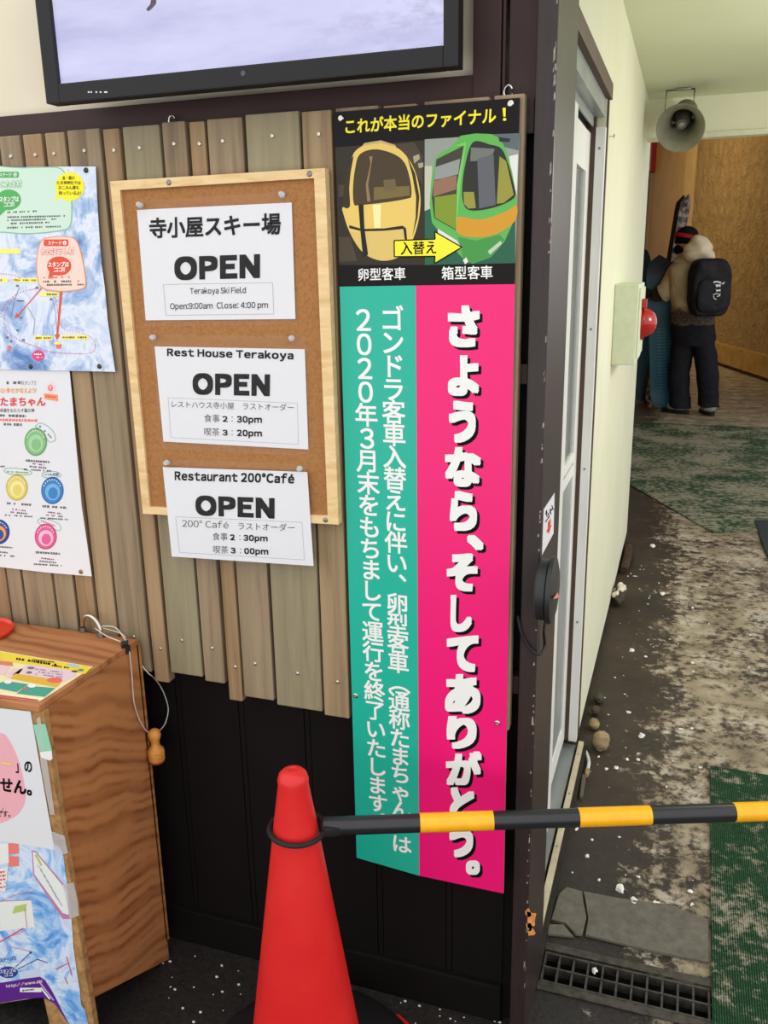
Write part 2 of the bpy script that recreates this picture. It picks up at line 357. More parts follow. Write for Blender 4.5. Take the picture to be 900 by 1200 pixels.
class Sheet:
    EPS = 0.00022
    def __init__(s, p, n, o=(0, 0), k=1.0):
        s.p = Vector(p); s.n = Vector(n).normalized(); s.o = o; s.k = k; s.parts = {}
    def pt(s, q): return onpl(q[0]/s.k+s.o[0], q[1]/s.k+s.o[1], s.p, s.n)
    def _add(s, vs, fs, mat, layer, part):
        V, F, MI, ML = s.parts.setdefault(part, ([], [], [], []))
        if mat not in ML: ML.append(mat)
        b = len(V); V.extend([v+s.n*(s.EPS*layer) for v in vs])
        for f in fs: F.append(tuple(i+b for i in f)); MI.append(ML.index(mat))
    def poly(s, pts, mat, layer=1, part='printed_artwork'):
        s._add([s.pt(q) for q in pts], [tuple(range(len(pts)))], mat, layer, part)
    def smooth(s, pts, mat, layer=1, part='printed_artwork', n=5):
        q = [Vector((a, b, 0)) for a, b in pts]; q = [q[-1]]+q+q[:2]
        sp = spline(q, n)[n:-n-1]
        sp = sp[:len(pts)*n]
        s.poly([(v.x, v.y) for v in sp], mat, layer, part)
    def ell(s, c, rx, ry, mat, layer=1, part='printed_artwork', n=28):
        s.poly([(c[0]+rx*math.cos(2*math.pi*i/n), c[1]+ry*math.sin(2*math.pi*i/n)) for i in range(n)], mat, layer, part)
    def rrect(s, x0, y0, x1, y1, r, mat, layer=1, part='printed_artwork'):
        pts = []
        for cx, cy, a in ((x1-r, y0+r, -90), (x1-r, y1-r, 0), (x0+r, y1-r, 90), (x0+r, y0+r, 180)):
            for i in range(5):
                t_ = math.radians(a+i*22.5); pts.append((cx+r*math.cos(t_), cy+r*math.sin(t_)))
        s.poly(pts, mat, layer, part)
    def line(s, pts, w, mat, layer=1, part='printed_artwork', closed=False):
        n = len(pts)
        for i in range(n if closed else n-1):
            (ax, ay), (bx, by) = pts[i], pts[(i+1) % n]; L = math.hypot(bx-ax, by-ay) or 1
            nx, ny = -(by-ay)/L*w/2, (bx-ax)/L*w/2
            s.poly([(ax+nx, ay+ny), (bx+nx, by+ny), (bx-nx, by-ny), (ax-nx, ay-ny)], mat, layer, part)
    def dots(s, pts, w, step, mat, layer=1, part='printed_artwork'):
        sp = spline([(a, b, 0) for a, b in pts], 10); acc = 0
        for a, b in zip(sp, sp[1:]):
            acc += (b-a).length
            if acc >= step:
                acc = 0; s.ell((a.x, a.y), w/2, w/2, mat, layer, part, 6)
    def dashes(s, a, b, h, mat, layer=2, seed=1, part='printed_artwork', gap=.35):
        """a line of print too small to be read: short marks"""
        rn = random.Random(seed); L = b[0]-a[0]; x = 0
        while x < L:
            w = rn.uniform(.5, 1.1)*h
            if rn.random() > gap*.6:
                y = a[1]+(b[1]-a[1])*x/L; hh = h*rn.uniform(.35, .5)
                s.poly([(a[0]+x, y-hh), (a[0]+min(L, x+w), y-hh), (a[0]+min(L, x+w), y+hh), (a[0]+x, y+hh)], mat, layer, part)
            x += w+h*rn.uniform(.15, .4)
    def text(s, st, bl, br, tl, mat, layer=2, off=0.0, part='lettering', shadow=None):
        off = max(off, 0); vs, fs = glyph(st, off); x0, x1, y0, y1 = bbox(vs)
        O, U, T = s.pt(bl), s.pt(br), s.pt(tl); U, T = U-O, T-O
        s.lines = getattr(s, 'lines', 0)+1; part = '%s#%d' % (part, s.lines)      # every line of writing is a part of its own
        x0 -= off; x1 += off; y0 -= off; y1 += off
        D = s.pt((bl[0]+shadow[0], bl[1]+shadow[1]))-O if shadow else None
        for si, (a, b) in enumerate(stamps(off)):
            q = [U*((x+a-x0)/(x1-x0))+T*((y+b-y0)/(y1-y0))+O for x, y in vs]
            if shadow: s._add([p+D for p in q], fs, shadow[2], layer-.6+si*.05, part)
            s._add(q, fs, mat, layer+si*.05, part)
    def ink(s, st, x0, y0, x1, y1, mat, layer=2, off=0.0, part='lettering', shadow=None):
        s.text(st, (x0, y1), (x1, y1), (x0, y0), mat, layer, off, part, shadow)
    def column(s, st, top, bot, em0, mat, layer=2, off=0.0, part='lettering'):
        g0, _ = glyph('国'); a0, a1, b0, b1 = bbox(g0); cx, cy, w = (a0+a1)/2, (b0+b1)/2, (a1-a0)/.92
        s.lines = getattr(s, 'lines', 0)+1; part = '%s#%d' % (part, s.lines)
        A, Bt = s.pt(top), s.pt(bot); R = (s.pt((top[0]+em0, top[1]))-A)/1.0; dn = (Bt-A)
        up = -dn.normalized()*R.length
        for i, ch in enumerate(st):
            c = A+dn*(i/(len(st)-1)); vs, fs = glyph(ch); x0, x1, y0, y1 = bbox(vs)
            if ch.isascii(): ox, oy = (x0+x1)/2, (y0+y1)/2; kx = 1.0
            else: ox, oy, kx = cx, cy, 1.0
            for si, (sa, sb) in enumerate(stamps(off)):
              out = []
              for x, y in vs:
                p, q = (x+sa-ox)/w*kx, (y+sb-oy)/w
                if ch in '（）': p, q = q, -p
                if ch in '、。': p, q = p+.62, q+.62
                if ch.isascii(): p, q = p*1.06, q*1.06
                out.append(c+R*p+up*q)
              s._add(out, fs, mat, layer+si*.05, part)
    def finish(s, parent):
        for part, (V, F, MI, ML) in s.parts.items():
            part = part.split('#')[0]
            me = bpy.data.meshes.new(part); me.from_pydata([tuple(v) for v in V], [], F); me.update()
            o = link(part, me, ML, parent)
            for p, i in zip(me.polygons, MI): p.material_index = i
def slab(name, sheet, pts, th, mat, parent=None):
    bm = B(); prism(bm, [sheet.pt(q) for q in pts], -sheet.n*th); return obj(name, bm, mat, parent)
def screw(parent, p, n, r=.0045, name='screw', mat=None):
    bm = B(); lathe(bm, [(r, 0), (r, .0012), (r*.75, .0024), (r*.3, .0027), (r*.28, .0014), (1e-5, .0014)], p, n, 14)
    return obj(name, bm, mat or M_chrome, parent, smooth=35)
YN = (0, -1, 0)
# ================================================================== SETTING
def struct(name, bm, mats, parent=None, smooth=False):
    o = obj(name, bm, mats, parent, smooth)
    if parent is None: o['kind'] = 'structure'
    return o
SW = -0.241                      # plane of the corridor wall
CZ = 2.236                       # corridor ceiling
# floor with a real drain channel left open
bm = B(); DX0, DX1, DY0, DY1 = -.205, .75, .118, .214
xs = [-5, DX0, DX1, 7]; ys = [-3.2, DY0, DY1, 22]
V = {(i, j): bm.verts.new((x, y, 0)) for i, x in enumerate(xs) for j, y in enumerate(ys)}
for i in range(3):
    for j in range(3):
        if (i, j) != (1, 1): bm.faces.new((V[i, j], V[i+1, j], V[i+1, j+1], V[i, j+1]))
struct('floor', bm, M_floor)
bm = B()
for a, b in (((DX0, DY0), (DX1, DY0)), ((DX1, DY0), (DX1, DY1)), ((DX1, DY1), (DX0, DY1)), ((DX0, DY1), (DX0, DY0))):
    bm.faces.new([bm.verts.new(p) for p in ((*a, 0), (*b, 0), (*b, -.16), (*a, -.16))])
bm.faces.new([bm.verts.new(p) for p in ((DX0, DY0, -.16), (DX1, DY0, -.16), (DX1, DY1, -.16), (DX0, DY1, -.16))])
struct('trim_10', bm, plain('drain_channel_concrete', (48, 45, 42), .8, 0, .2, .2))
# snow field outside the porch
# front wall: dark tongue and groove boards below, cream wall above
bm = B(); box(bm, -4.2, -.2375, .004, .09, 0, 1.752)
x = onY(281, 850, 0).x; pitch = onY(357, 850, 0).x-x; x -= 14*pitch
while x < -.27:
    x1 = min(x+pitch, -.262)
    box(bm, x+.001, min(x+.0115, x1), -.0006, .004, .0, 1.752)
    if x+.014 < x1: box(bm, x+.0135, x1-.001, -.0015, .004, .0, 1.752)
    x += pitch
struct('wall_front', bm, M_black)
bm = B(); box(bm, -4.2, -.30, .0, .09, 1.752, 3.2); struct('wall_front_upper', bm, M_cream)
bm = B(); box(bm, -4.2, -.262, -.014, .0, 0, .088, .003); struct('baseboard_front', bm, M_black)
zb = onY(400, 101, -.03).z
bm = B(); box(bm, -4.2, -.30, -.03, .0, 1.69, zb, .002); box(bm, -.30, -.24, -.03, .0, 1.695, 1.745, .002); struct('trim_1', bm, M_dark)       # beam the planks hang on
for i, (a, b) in enumerate(((1.316, 1.348), (.759, .793))):
    bm = B(); box(bm, -4.2, -.24, -.03, -.0005, a, b, .001); struct('trim_%d' % (2+i), bm, M_dark)
xa, xb = onY(555, 40, -.03).x, onY(588, 40, -.03).x
bm = B(); box(bm, xa, xb, -.034, 0, 1.72, 3.2, .002); box(bm, xb+.002, xb+.006, -.03, 0, 1.72, 3.2); struct('trim_4', bm, M_dark)
bm = B(); box(bm, xb+.010, -.24, -.022, .0, 1.745, 3.2, .001); struct('trim_5', bm, M_dark)
# corner post
bm = B(); box(bm, -.2365, -.206, -.05, .178, 0, 3.2, .003); post = struct('trim_6', bm, M_post)
bm = B(); rn = random.Random(3)
for cx, cz, w, h in ((622, 1078, 7, 13), (619, 1070, 4, 6), (623, 1093, 5, 5), (620, 1086, 5, 5)):
    pts = []
    for k in range(11):
        a = k/11*6.283; rr = rn.uniform(.55, 1.1)
        pts.append(onY(cx+w*rr*math.cos(a), cz+h*rr*math.sin(a), -.0503))
    bm.faces.new([bm.verts.new(p) for p in pts])
obj('chipped_bare_wood', bm, plain('bare_chipped_wood', (214, 146, 80), .8, 0, .2, .12, 90), post)
bm = B()
for i in range(90):
    z = rn.uniform(.1, 2.0); h = rn.uniform(.002, .012)*(2 if rn.random() < .15 else 1); w = rn.uniform(.0006, .0018)
    x = -.2068-w/2-abs(rn.gauss(0, .0016)); y = -.0503
    if rn.random() < .3: bm.faces.new([bm.verts.new(p) for p in ((-.2057, -.048+w, z), (-.2057, -.046+3*w, z+h*.4), (-.2057, -.048+w, z+h))])
    else: bm.faces.new([bm.verts.new(p) for p in ((x-w, y, z), (x+w, y, z+h*.2), (x+w*.6, y, z+h), (x-w*.8, y, z+h*.8))])
obj('worn_edge_flecks', bm, plain('worn_pale_wood', (150, 138, 124), .8, 0, .2, .15, 90), post)
# corridor wall (a gap is left for the sliding door)
D0, D1, DH = .178, 1.10, 1.963
bm = B()
box(bm, SW-.10, SW, D1, 3.5, .03, 3.2); box(bm, SW-.10, SW, D0, D1, DH, 3.2)
struct('wall_corridor', bm, M_green)
bm = B(); box(bm, SW-.11, SW-.012, D1, 3.48, 0, .05); struct('baseboard_corridor', bm, plain('wet_footing', (62, 54, 44), .8, 0, .2, .25, 30))
XR = 1.0                         # the corridor roof ends here and the right side is open to daylight
bm = B(); box(bm, SW-.06, XR, .0, 3.1, CZ, CZ+.08); struct('ceiling', bm, M_ceil)
# lintel at the end of the corridor, with its thin edge trim
zl = onY(830, 158, 3.1).z
bm = B(); box(bm, SW, XR, 3.1, 3.25, zl, CZ+.08); struct('trim_7', bm, M_green)
bm = B(); box(bm, onY(806, 150, 3.1).x, XR, 3.085, 3.11, zl-.012, zl+.012, .002); struct('trim_8', bm, plain('lintel_edge_trim', (214, 212, 188), .6, 0, .3, .03))
# hall behind: stucco wall running away to the left, smooth part at its far end
pa, pb = onZ(900, 446, 0), onZ(837, 425, 0); dr = (pb-pa).normalized(); nr = Vector((dr.y, -dr.x, 0)); nr = nr if nr.dot(CAM-pa) > 0 else -nr
def onst(px, py, off=0): return onpl(px, py, pa+nr*off, nr)
q0 = onst(808, 300); q1 = onst(797, 300); A = pa-dr*3.3
HZ = 4.4
def wallbit(name, a, b, z0, z1, mat, th=.12, off=0.0):
    bm = B(); a, b = Vector((a.x, a.y, z0))+nr*off, Vector((b.x, b.y, z0))+nr*off
    prism(bm, [a, b, b+Vector((0, 0, z1-z0)), a+Vector((0, 0, z1-z0))], -nr*th); return struct(name, bm, mat)
wallbit('wall_hall', A, q0, 0, HZ, M_stucco)
wallbit('trim_9', q0, q1, 0, HZ, M_strip, .12, .02)
wallbit('wall_hall_far', q1, pa+dr*13, 0, HZ, M_hallpanel)
wallbit('baseboard_hall', A, q0, 0.06, .33, plain('hall_plinth', (176, 142, 82), .8, 0, .2, .08, 6), .1, .1)
bm = B(); box(bm, -3.6, 2.3, 3.25, 22, HZ, HZ+.1); struct('ceiling_hall', bm, plain('hall_ceiling_paint', (150, 138, 104), .8, 0, .2, .04, 3))
bm = B(); box(bm, -3.7, -3.6, 3.25, 22, 0, HZ); box(bm, -3.7, SW-.10, 3.3, 3.45, 0, HZ); struct('wall_hall_left', bm, M_hallpanel)
bm = B(); box(bm, SW-.1, 2.3, 3.252, 3.3, zl+.05, HZ+.1); struct('wall_above_lintel', bm, M_ceil)
# ------------------------------------------------------------------ sliding door in the corridor wall
bm = B(); box(bm, SW-.05, SW+.012, D0, D1+.03, DH-.04, DH, .003); box(bm, SW-.02, SW+.006, D1+.008, D1+.022, .05, DH-.04, .002)
struct('trim_11', bm, M_brown)
bm = B(); box(bm, SW-.023, SW+.002, D1-.02, D1+.008, .04, DH-.11, .001)
dj = struct('door_1', bm, M_alu)
bm = B(); box(bm, SW-.06, SW-.023, D1-.016, D1+.008, .04, DH-.04, .001); obj('channel_strip', bm, M_brown, dj)
for z in (1.80, 1.33, .93, .45):
    screw(dj, (SW-.012, D1-.02, z), (0, -1, 0), .0035, 'screw', M_steel)
bm = B(); box(bm, SW-.062, SW-.003, D0, D1-.0, DH-.085, DH-.04, .001); box(bm, SW-.062, SW-.05, D0, D1, DH-.15, DH-.085, .001); box(bm, SW-.034, SW-.030, D0, D1-.017, DH-.11, DH-.085); obj('head_rail', bm, M_alupanel, dj)
def leaf(y0, y1, xp):
    z0, z1 = .045, DH-.125
    bm = B()
    for a, b in ((y0, y0+.06), (y1-.085, y1)): box(bm, xp-.012, xp, a, b, z0, z1, .001)
    for a, b in ((z0, z0+.07), (.925, .955), (.965, .99), (z1-.10, z1)): box(bm, xp-.012, xp-.001, y0+.06, y1-.085, a, b, .001)
    ym = y0+(y1-y0)*.42
    box(bm, xp-.012, xp-.001, ym-.02, ym+.02, .99, z1-.1, .001)
    L = obj('door_leaf', bm, M_alu, dj)
    bm = B(); box(bm, xp-.009, xp-.005, y0+.05, y1-.08, .11, .93); obj('lower_panel', bm, M_alupanel, L)
    bm = B(); box(bm, xp-.009, xp-.007, y0+.05, y1-.08, .98, z1-.09); obj('glass', bm, M_glass, L)
leaf(.58, D1-.005, SW-.036); leaf(D0, .635, SW-.016)
sx0, sx1 = onZ(650, 988, .03).x, onZ(657.5, 988, .03).x
bm = B(); box(bm, sx0, sx1, D0, D1+.005, .0, .032, .002)
sl = obj('sill_rail', bm, M_sill, dj)
bm = B(); box(bm, SW-.06, sx0-.008, D0, D1, .0, .018, .001); obj('inner_track', bm, M_alupanel, dj)
for y in (.3, .55, .8, 1.02):
    screw(sl, ((sx0+sx1)/2, y, .032), (0, 0, 1), .0025, 'screw', M_steel)
bm = B(); box(bm, sx1, sx1+.012, D0, D1, 0, .02); obj('wet_wood_edge', bm, plain('wet_dark_wood', (40, 33, 28), .7, 0, .3, .15), dj)
bm = B(); box(bm, -1.9, SW-.6, D0-.1, D1+.1, 0, 2.1); struct('wall_room_behind_door', bm, plain('room_behind_door', (120, 120, 112), .8, 0, .2, .03))

# ================================================================== PLANKS
PF = -.055
tops = [(-120, -97), (-95, -66), (-64, -46), (-43, -5), (-2, 22.5), (26, 48), (52, 75), (78, 116), (120, 139), (143, 186), (189, 216), (221, 239), (242, 283), (287, 350), (353, 388), (393, 443), (449, 488), (497, 573), (579, 615)]
bots = {7: 783, 8: 798, 9: 788, 10: 798, 11: 820, 12: 816, 13: 826, 14: 838, 15: 818, 16: 824, 17: 838, 18: 852}
ptop = {0: 166, 1: 165, 2: 164, 3: 163, 4: 160, 5: 158, 6: 156, 7: 153, 8: 151.5, 9: 149, 10: 143.5, 11: 143, 12: 140, 13: 134.5, 14: 131, 15: 127, 16: 124, 17: 119, 18: 112}
kinds = [0, 1, 0, 0, 0, 1, 3, 0, 1, 2, 0, 1, 0, 2, 3, 0, 1, 0, 0]
ords = ['', '', '', '', 'leftmost', 'second from the left', 'third from the left', 'fourth from the left', 'fifth from the left', 'sixth from the left', 'seventh from the left', 'eighth from the left', 'ninth from the left', 'tenth from the left', 'eleventh from the left']
desc = {1: 'plank just outside the left edge of the photo, behind the stamp poster', 2: 'narrow plank below the stamp poster at the very left edge, above the desk', 3: 'wide plank below the stamp poster, left of the narrow ones, ending behind the desk',
        4: 'grey-brown plank at the left edge of the photo, behind the trail map', 5: 'narrow brown plank with its top just above the map poster, second from the left', 6: 'narrow tan plank above the right half of the map, third from the left',
        7: 'wide grey-brown plank showing between the posters and the corkboard', 8: 'narrow brown plank at the left edge of the corkboard', 9: 'wide knotty greenish plank ending short behind the wooden box, top left above the corkboard',
        10: 'grey plank under the small screw eye, above the corkboard', 11: 'thinnest tan plank, its brown end hanging below the cafe notice', 12: 'wide smooth grey-brown plank, ending below the middle of the cafe notice', 13: 'widest plank, mottled green-grey, above and below the corkboard right side',
        14: 'tan plank standing free between the corkboard and the tall banner', 15: 'plank behind the left edge of the banner, only its top showing', 16: 'second plank behind the banner, only its top edge showing', 17: 'wide third plank behind the banner, only its top edge showing', 18: 'last tan plank, its edge showing along the right side of the banner'}
GP = 'weathered planks nailed in a row on the wall'
for i, (a, b) in enumerate(tops):
    if i < 1: continue
    yt = ptop[i]; pa_, pb_ = onY(a, yt, PF), onY(b, yt, PF)
    zt = pa_.z; yb = bots.get(i, 775+(i*37 % 19)); xb_ = pa_.x
    zbt = onY(a+(512-a)*(yb-yt)/4100, yb, PF).z
    bm = B(); box(bm, pa_.x, pb_.x, PF, -.0302, zbt, zt, .0025)
    root = obj('cladding_plank', bm, M_plank[kinds[i]])
    tag(root, desc[i], 'plank', GP)
    xm = (pa_.x+pb_.x)/2
    for zz in (zt-.035, zbt+.075):
        screw(root, (xm+.004*((i % 3)-1), PF, zz), YN, .0036, 'nail')
for px, py in ((204, 142), (596.5, 108)):
    c = onY(px, py, -.034)
    bm = B(); tube(bm, [c+Vector((.0065*math.cos(a), -.006, .0085*math.sin(a))) for a in [k*math.pi/8 for k in range(16)]], .0014, 8, closed=True)
    tube(bm, [c+Vector((0, -.006, -.0085)), c+Vector((0, -.002, -.013)), c+Vector((0, .006, -.013))], .0013, 8)
    o = obj('screw_eye', bm, M_chrome, smooth=True)
    tag(o, 'small steel screw eye on the beam above the corkboard' if px < 300 else 'small steel screw eye on the beam above the banner corner', 'hook', 'screw eyes on the beam')

# ================================================================== TELEVISION
TY = -.125
z0 = onY(52, 122, TY).z; x0 = onY(54, 121, TY).x; x1 = onY(537, 76, TY).x; TW = x1-x0; TH = TW*.585
tv = empty('television', (0, TY, z0), 'black flat screen television on the wall showing a snowy ski slope', 'television')
bz = .028; bzb = .029
bm = B(); z1 = z0+TH
for q in ((x0, x0+bz, z0, z1), (x1-bz*.8, x1, z0, z1), (x0+bz, x1-bz*.8, z0, z0+bzb), (x0+bz, x1-bz*.8, z1-bz, z1)):
    box(bm, q[0], q[1], TY, TY+.03, q[2], q[3], .002)
box(bm, x0+.006, x1-.006, TY+.012, TY+.05, z0+.006, z1-.006, .006)
obj('bezel', bm, M_bezel, tv)
bm = B(); box(bm, x0+bz-.002, x1-bz*.8+.002, TY+.008, TY+.014, z0+bzb-.002, z1-bz+.002); scr = obj('screen', bm, M_screen, tv)
fg = Sheet((0, TY+.0078, 0), YN)
fg.smooth([(173, 13), (172, 10), (176, 5), (177, 0), (180, -4), (183, -1), (183, 4), (180, 8), (176, 12)], M_screenfig, 1, 'snowboarder_picture')
fg.finish(scr)
bm = B()
for px in (104, 107, 113, 118, 123, 125):
    c = onY(px, 108, TY); box(bm, c.x-.0012, c.x+.0012, TY-.0006, TY+.001, c.z-.001, c.z+.001)
obj('indicator_lights', bm, M_led, tv)
c = onY(285, 86, TY); bm = B(); lathe(bm, [(.004, 0), (.004, .0008)], (c.x, TY, c.z), YN, 14); obj('remote_sensor', bm, plain('dark_sensor', (70, 70, 74), .2), tv)
bm = B(); box(bm, x0+.15, x1-.15, TY+.05, -.004, z0+.12, z0+.34, .004); obj('wall_bracket', bm, M_plasticblack, tv)

# ================================================================== CORKBOARD AND NOTICES
CF = -.077
ck = Sheet((0, CF, 0), YN)
co = [ck.pt(q) for q in ((128.8, 212.4), (380.7, 196.8), (396.8, 614.8), (167.5, 602))]
ci = [ck.pt(q) for q in ((140.3, 222.7), (368, 208.7), (384, 604.7), (175.3, 594))]
cb = empty('corkboard', (co[3].x, CF, co[3].z), 'framed corkboard with three laminated notices, hung on the planks', 'notice board')
bm = B(); prism(bm, [q+Vector((0, .006, 0)) for q in ci], (0, .0115, 0)); obj('cork_panel', bm, M_cork, cb)
for k in range(4):
    bm = B(); l = (k+1) % 4
    prism(bm, [co[k], co[l], ci[l], ci[k]], (0, .018, 0)); obj('frame_strip', bm, M_pine, cb)
for q in ((197.8, 213.8), (362.7, 203.6), (381.5, 609.2), (181, 598)):
    if q[0] != 181: screw(cb, ck.pt(q), YN, .0046, 'screw', M_steel)
def notice(name, k, o, corners, filmc, label, fill):
    NY = CF-.003 if name == 'restaurant_notice' else CF+.0035
    sh = Sheet((0, NY, 0), YN, o, k)
    c = sh.pt(corners[3]); root = empty(name, c, label, 'notice', 'laminated opening notices')
    slab('paper', sh, corners, .0004, M_paper, root)
    fill(sh); sh.finish(root)
    f2 = Sheet((0, NY-.0022, 0), YN, o, k)
    slab('laminate', f2, filmc, .0002, M_film, root)
def f1(s):
    s.ink('寺小屋スキー場', 177, 211, 671, 290, M_ink, off=.018) if 0 else s.text('寺小屋スキー場', (178, 289), (672, 273), (176, 210), M_ink, off=.028)
    s.text('OPEN', (272, 446), (594, 438), (270, 356), M_ink, off=.06)
    s.line([(230, 461), (641, 454), (646, 572), (240, 577)], 2.2, M_line, closed=True)
    s.text('Terakoya Ski Field', (331, 503), (541, 500), (330, 473), M_ink, off=.012)
    s.text('Open:9:00am  Close: 4:00 pm', (256, 561), (624, 556), (255, 530), M_ink, off=.012)
def f2_(s):
    s.text('Rest House Terakoya', (135, 111), (690, 127), (134, 66), M_ink, off=.042)
    s.text('OPEN', (247, 272), (586, 280), (246, 176), M_ink, off=.06)
    s.line([(139, 285), (707, 309), (712, 490), (152, 460)], 2, M_line, closed=True)
    s.text('レストハウス寺小屋　ラストオーダー', (156, 328), (691, 344), (155, 298), M_inkgrey, off=-.012)
    for y, a, n, t2 in ((0, '食事', '2', '30pm'), (60, '喫茶', '3', '20pm')):
        s.text(a, (298, 392+y), (366, 394+y), (297, 357+y), M_inkgrey, off=-.012)
        s.text(n, (379, 391+y), (401, 392+y), (378, 365+y), M_ink, off=.042)
        s.text(':', (418, 390+y), (423, 390+y), (418, 368+y), M_inkgrey)
        s.text(t2, (442, 402+y), (552, 404+y), (441, 365+y), M_ink, off=.042)
def f3_(s):
    s.text('Restaurant 200°Café', (168, 648), (693, 663), (168, 605), M_ink, off=.042)
    s.text('OPEN', (260, 803), (607, 818), (258, 713), M_ink, off=.06)
    s.line([(172, 808), (727, 833), (738, 998), (190, 965)], 2, M_line, closed=True)
    s.text('200° Café', (201, 852), (405, 860), (200, 820), M_inkgrey, off=-.014)
    s.text('ラストオーダー', (447, 865), (695, 873), (447, 832), M_inkgrey, off=-.012)
    for y, dx, a, n, t2 in ((0, 0, '食事', '2', '30pm'), (58, 3, '喫茶', '3', '00pm')):
        s.text(a, (335+dx, 911+y), (401+dx, 913+y), (334+dx, 877+y), M_inkgrey, off=-.012)
        s.text(n, (412+dx, 911+y), (433+dx, 912+y), (411+dx, 885+y), M_ink, off=.042)
        s.text(':', (452+dx, 911+y), (457+dx, 911+y), (452+dx, 889+y), M_inkgrey)
        s.text(t2, (471+dx, 921+y), (577+dx, 924+y), (470+dx, 887+y), M_ink, off=.042)
notice('ski_field_notice', 900/280, (120, 190), [(130, 180), (713, 152), (727, 591), (163, 596)], [(122, 148), (702, 110), (735, 612), (158, 618)], 'white laminated notice with opening hours 9:00am to 4:00 pm, top of the corkboard', f1)
notice('rest_house_notice', 3.75, (160, 390), [(79, 60), (739, 72), (755, 513), (118, 478)], [(60, 8), (745, 14), (765, 545), (110, 508)], 'white laminated notice headed Rest House, middle of the corkboard', f2_)
notice('restaurant_notice', 3.75, (160, 390), [(115, 590), (750, 612), (778, 1025), (155, 983)], [(108, 556), (748, 576), (786, 1062), (158, 1014)], 'white laminated restaurant notice hanging below the corkboard frame', f3_)
pinl = ['upper left corner of the ski field notice', 'upper right corner of the ski field notice', 'upper left corner of the rest house notice', 'upper right corner of the rest house notice', 'upper left corner of the restaurant notice', 'upper right corner of the restaurant notice']
for q, l in zip(((164.5, 240.7), (330.6, 228.5), (180, 395.5), (342, 396.5), (196, 542), (351.5, 549)), pinl):
    c = onY(q[0], q[1], CF-(.0055 if q[1] > 500 else -.0005)); ax = Vector((.25, -1, .1)).normalized()
    bm = B(); lathe(bm, [(.0006, -.004), (.0006, 0), (.0052, .0002), (.0052, .0016), (.0026, .003), (.0024, .0075), (.0042, .0085), (.0042, .0105), (.003, .011)], c, ax, 16)
    tag(obj('push_pin', bm, M_pin, smooth=35), 'clear plastic push pin at the '+l, 'push pin', 'clear push pins')

# ================================================================== TALL BANNER
BY = -.062
bn = Sheet((0, BY, 0), YN); K6 = 3.6; KA = 900/230
TLb, TRb = (390.8, 131.5), (609.5, 114.5)
banner = empty('banner_sign', bn.pt((418, 1005)), 'tall teal and magenta farewell banner with two gondola photographs', 'sign')
slab('panel', bn, [TLb, TRb, (603.4, 332), (590, 1047), (490.5, 1026), (418, 1005), (398, 335)], .005, M_signboard, banner)
bn.poly([TLb, TRb, (603.4, 333), (487, 334.5), (398, 336)], M_signblack)
bn.poly([(398, 336), (487.3, 334.5), (491.5, 1026.2), (418, 1005)], M_teal)
bn.poly([(487.3, 334.5), (603.4, 333), (590, 1047), (491.5, 1026.2)], M_magenta)
bn.text('これが本当のファイナル！', (404.5, 158.5), (594, 143.5), (404.5, 139), M_yellowp, off=.014) if 0 else None
w0 = 'これが本当のファイナル'
bn.text(w0, (405, 157.5), (581, 144.5), (405, 139.5), M_yellowp, 2, .022)
bn.text('!', (589.5, 141.8), (593.5, 141.5), (588.8, 126.5), M_yellowp, 2, .02)
bn.text('卵型客車', (420, 329.3), (475.5, 327.8), (419.5, 314.5), M_white, 2, .012)
bn.text('箱型客車', (518, 328), (577.5, 326.8), (517.5, 312.3), M_white, 2, .012)
# the two photographs
g = Sheet((0, BY, 0), YN, (380, 100), K6)
def gp(pts, c, layer, nm, sm=True):
    (g.smooth if sm else g.poly)(pts, pc(nm, c), layer)
g.poly([(47, 262), (423, 232), (423, 758), (62, 758)], pc('photo_dark_hall', (48, 42, 32)), 2)
g.poly([(424, 228), (824, 202), (806, 750), (424, 758)], pc('photo_grey_hall', (150, 156, 146)), 2)
g.poly([(424, 510), (806, 480), (806, 750), (424, 758)], pc('photo_green_floor', (40, 96, 72)), 2.4)
g.poly([(424, 340), (456, 340), (448, 520), (424, 530)], pc('photo_wall_light', (196, 196, 170)), 2.6)
g.poly([(780, 300), (818, 290), (812, 470), (800, 470)], pc('photo_wall_white', (224, 226, 220)), 2.6)
g.poly([(700, 207), (824, 202), (820, 275), (760, 260)], pc('photo_ceiling', (92, 104, 108)), 2.6)
for q in ([(60, 420), (95, 420), (90, 470), (62, 470)], [(300, 250), (380, 240), (415, 300), (415, 420), (390, 380), (350, 310)], [(62, 640), (110, 640), (140, 740), (64, 745)]):
    g.poly(q, pc('photo_machinery', (74, 64, 46)), 2.5)
g.poly([(375, 300), (400, 290), (404, 310), (380, 330)], pc('photo_glint', (170, 160, 130)), 2.7); g.poly([(395, 330), (418, 325), (418, 345), (400, 350)], pc('photo_glint', (170, 160, 130)), 2.7)
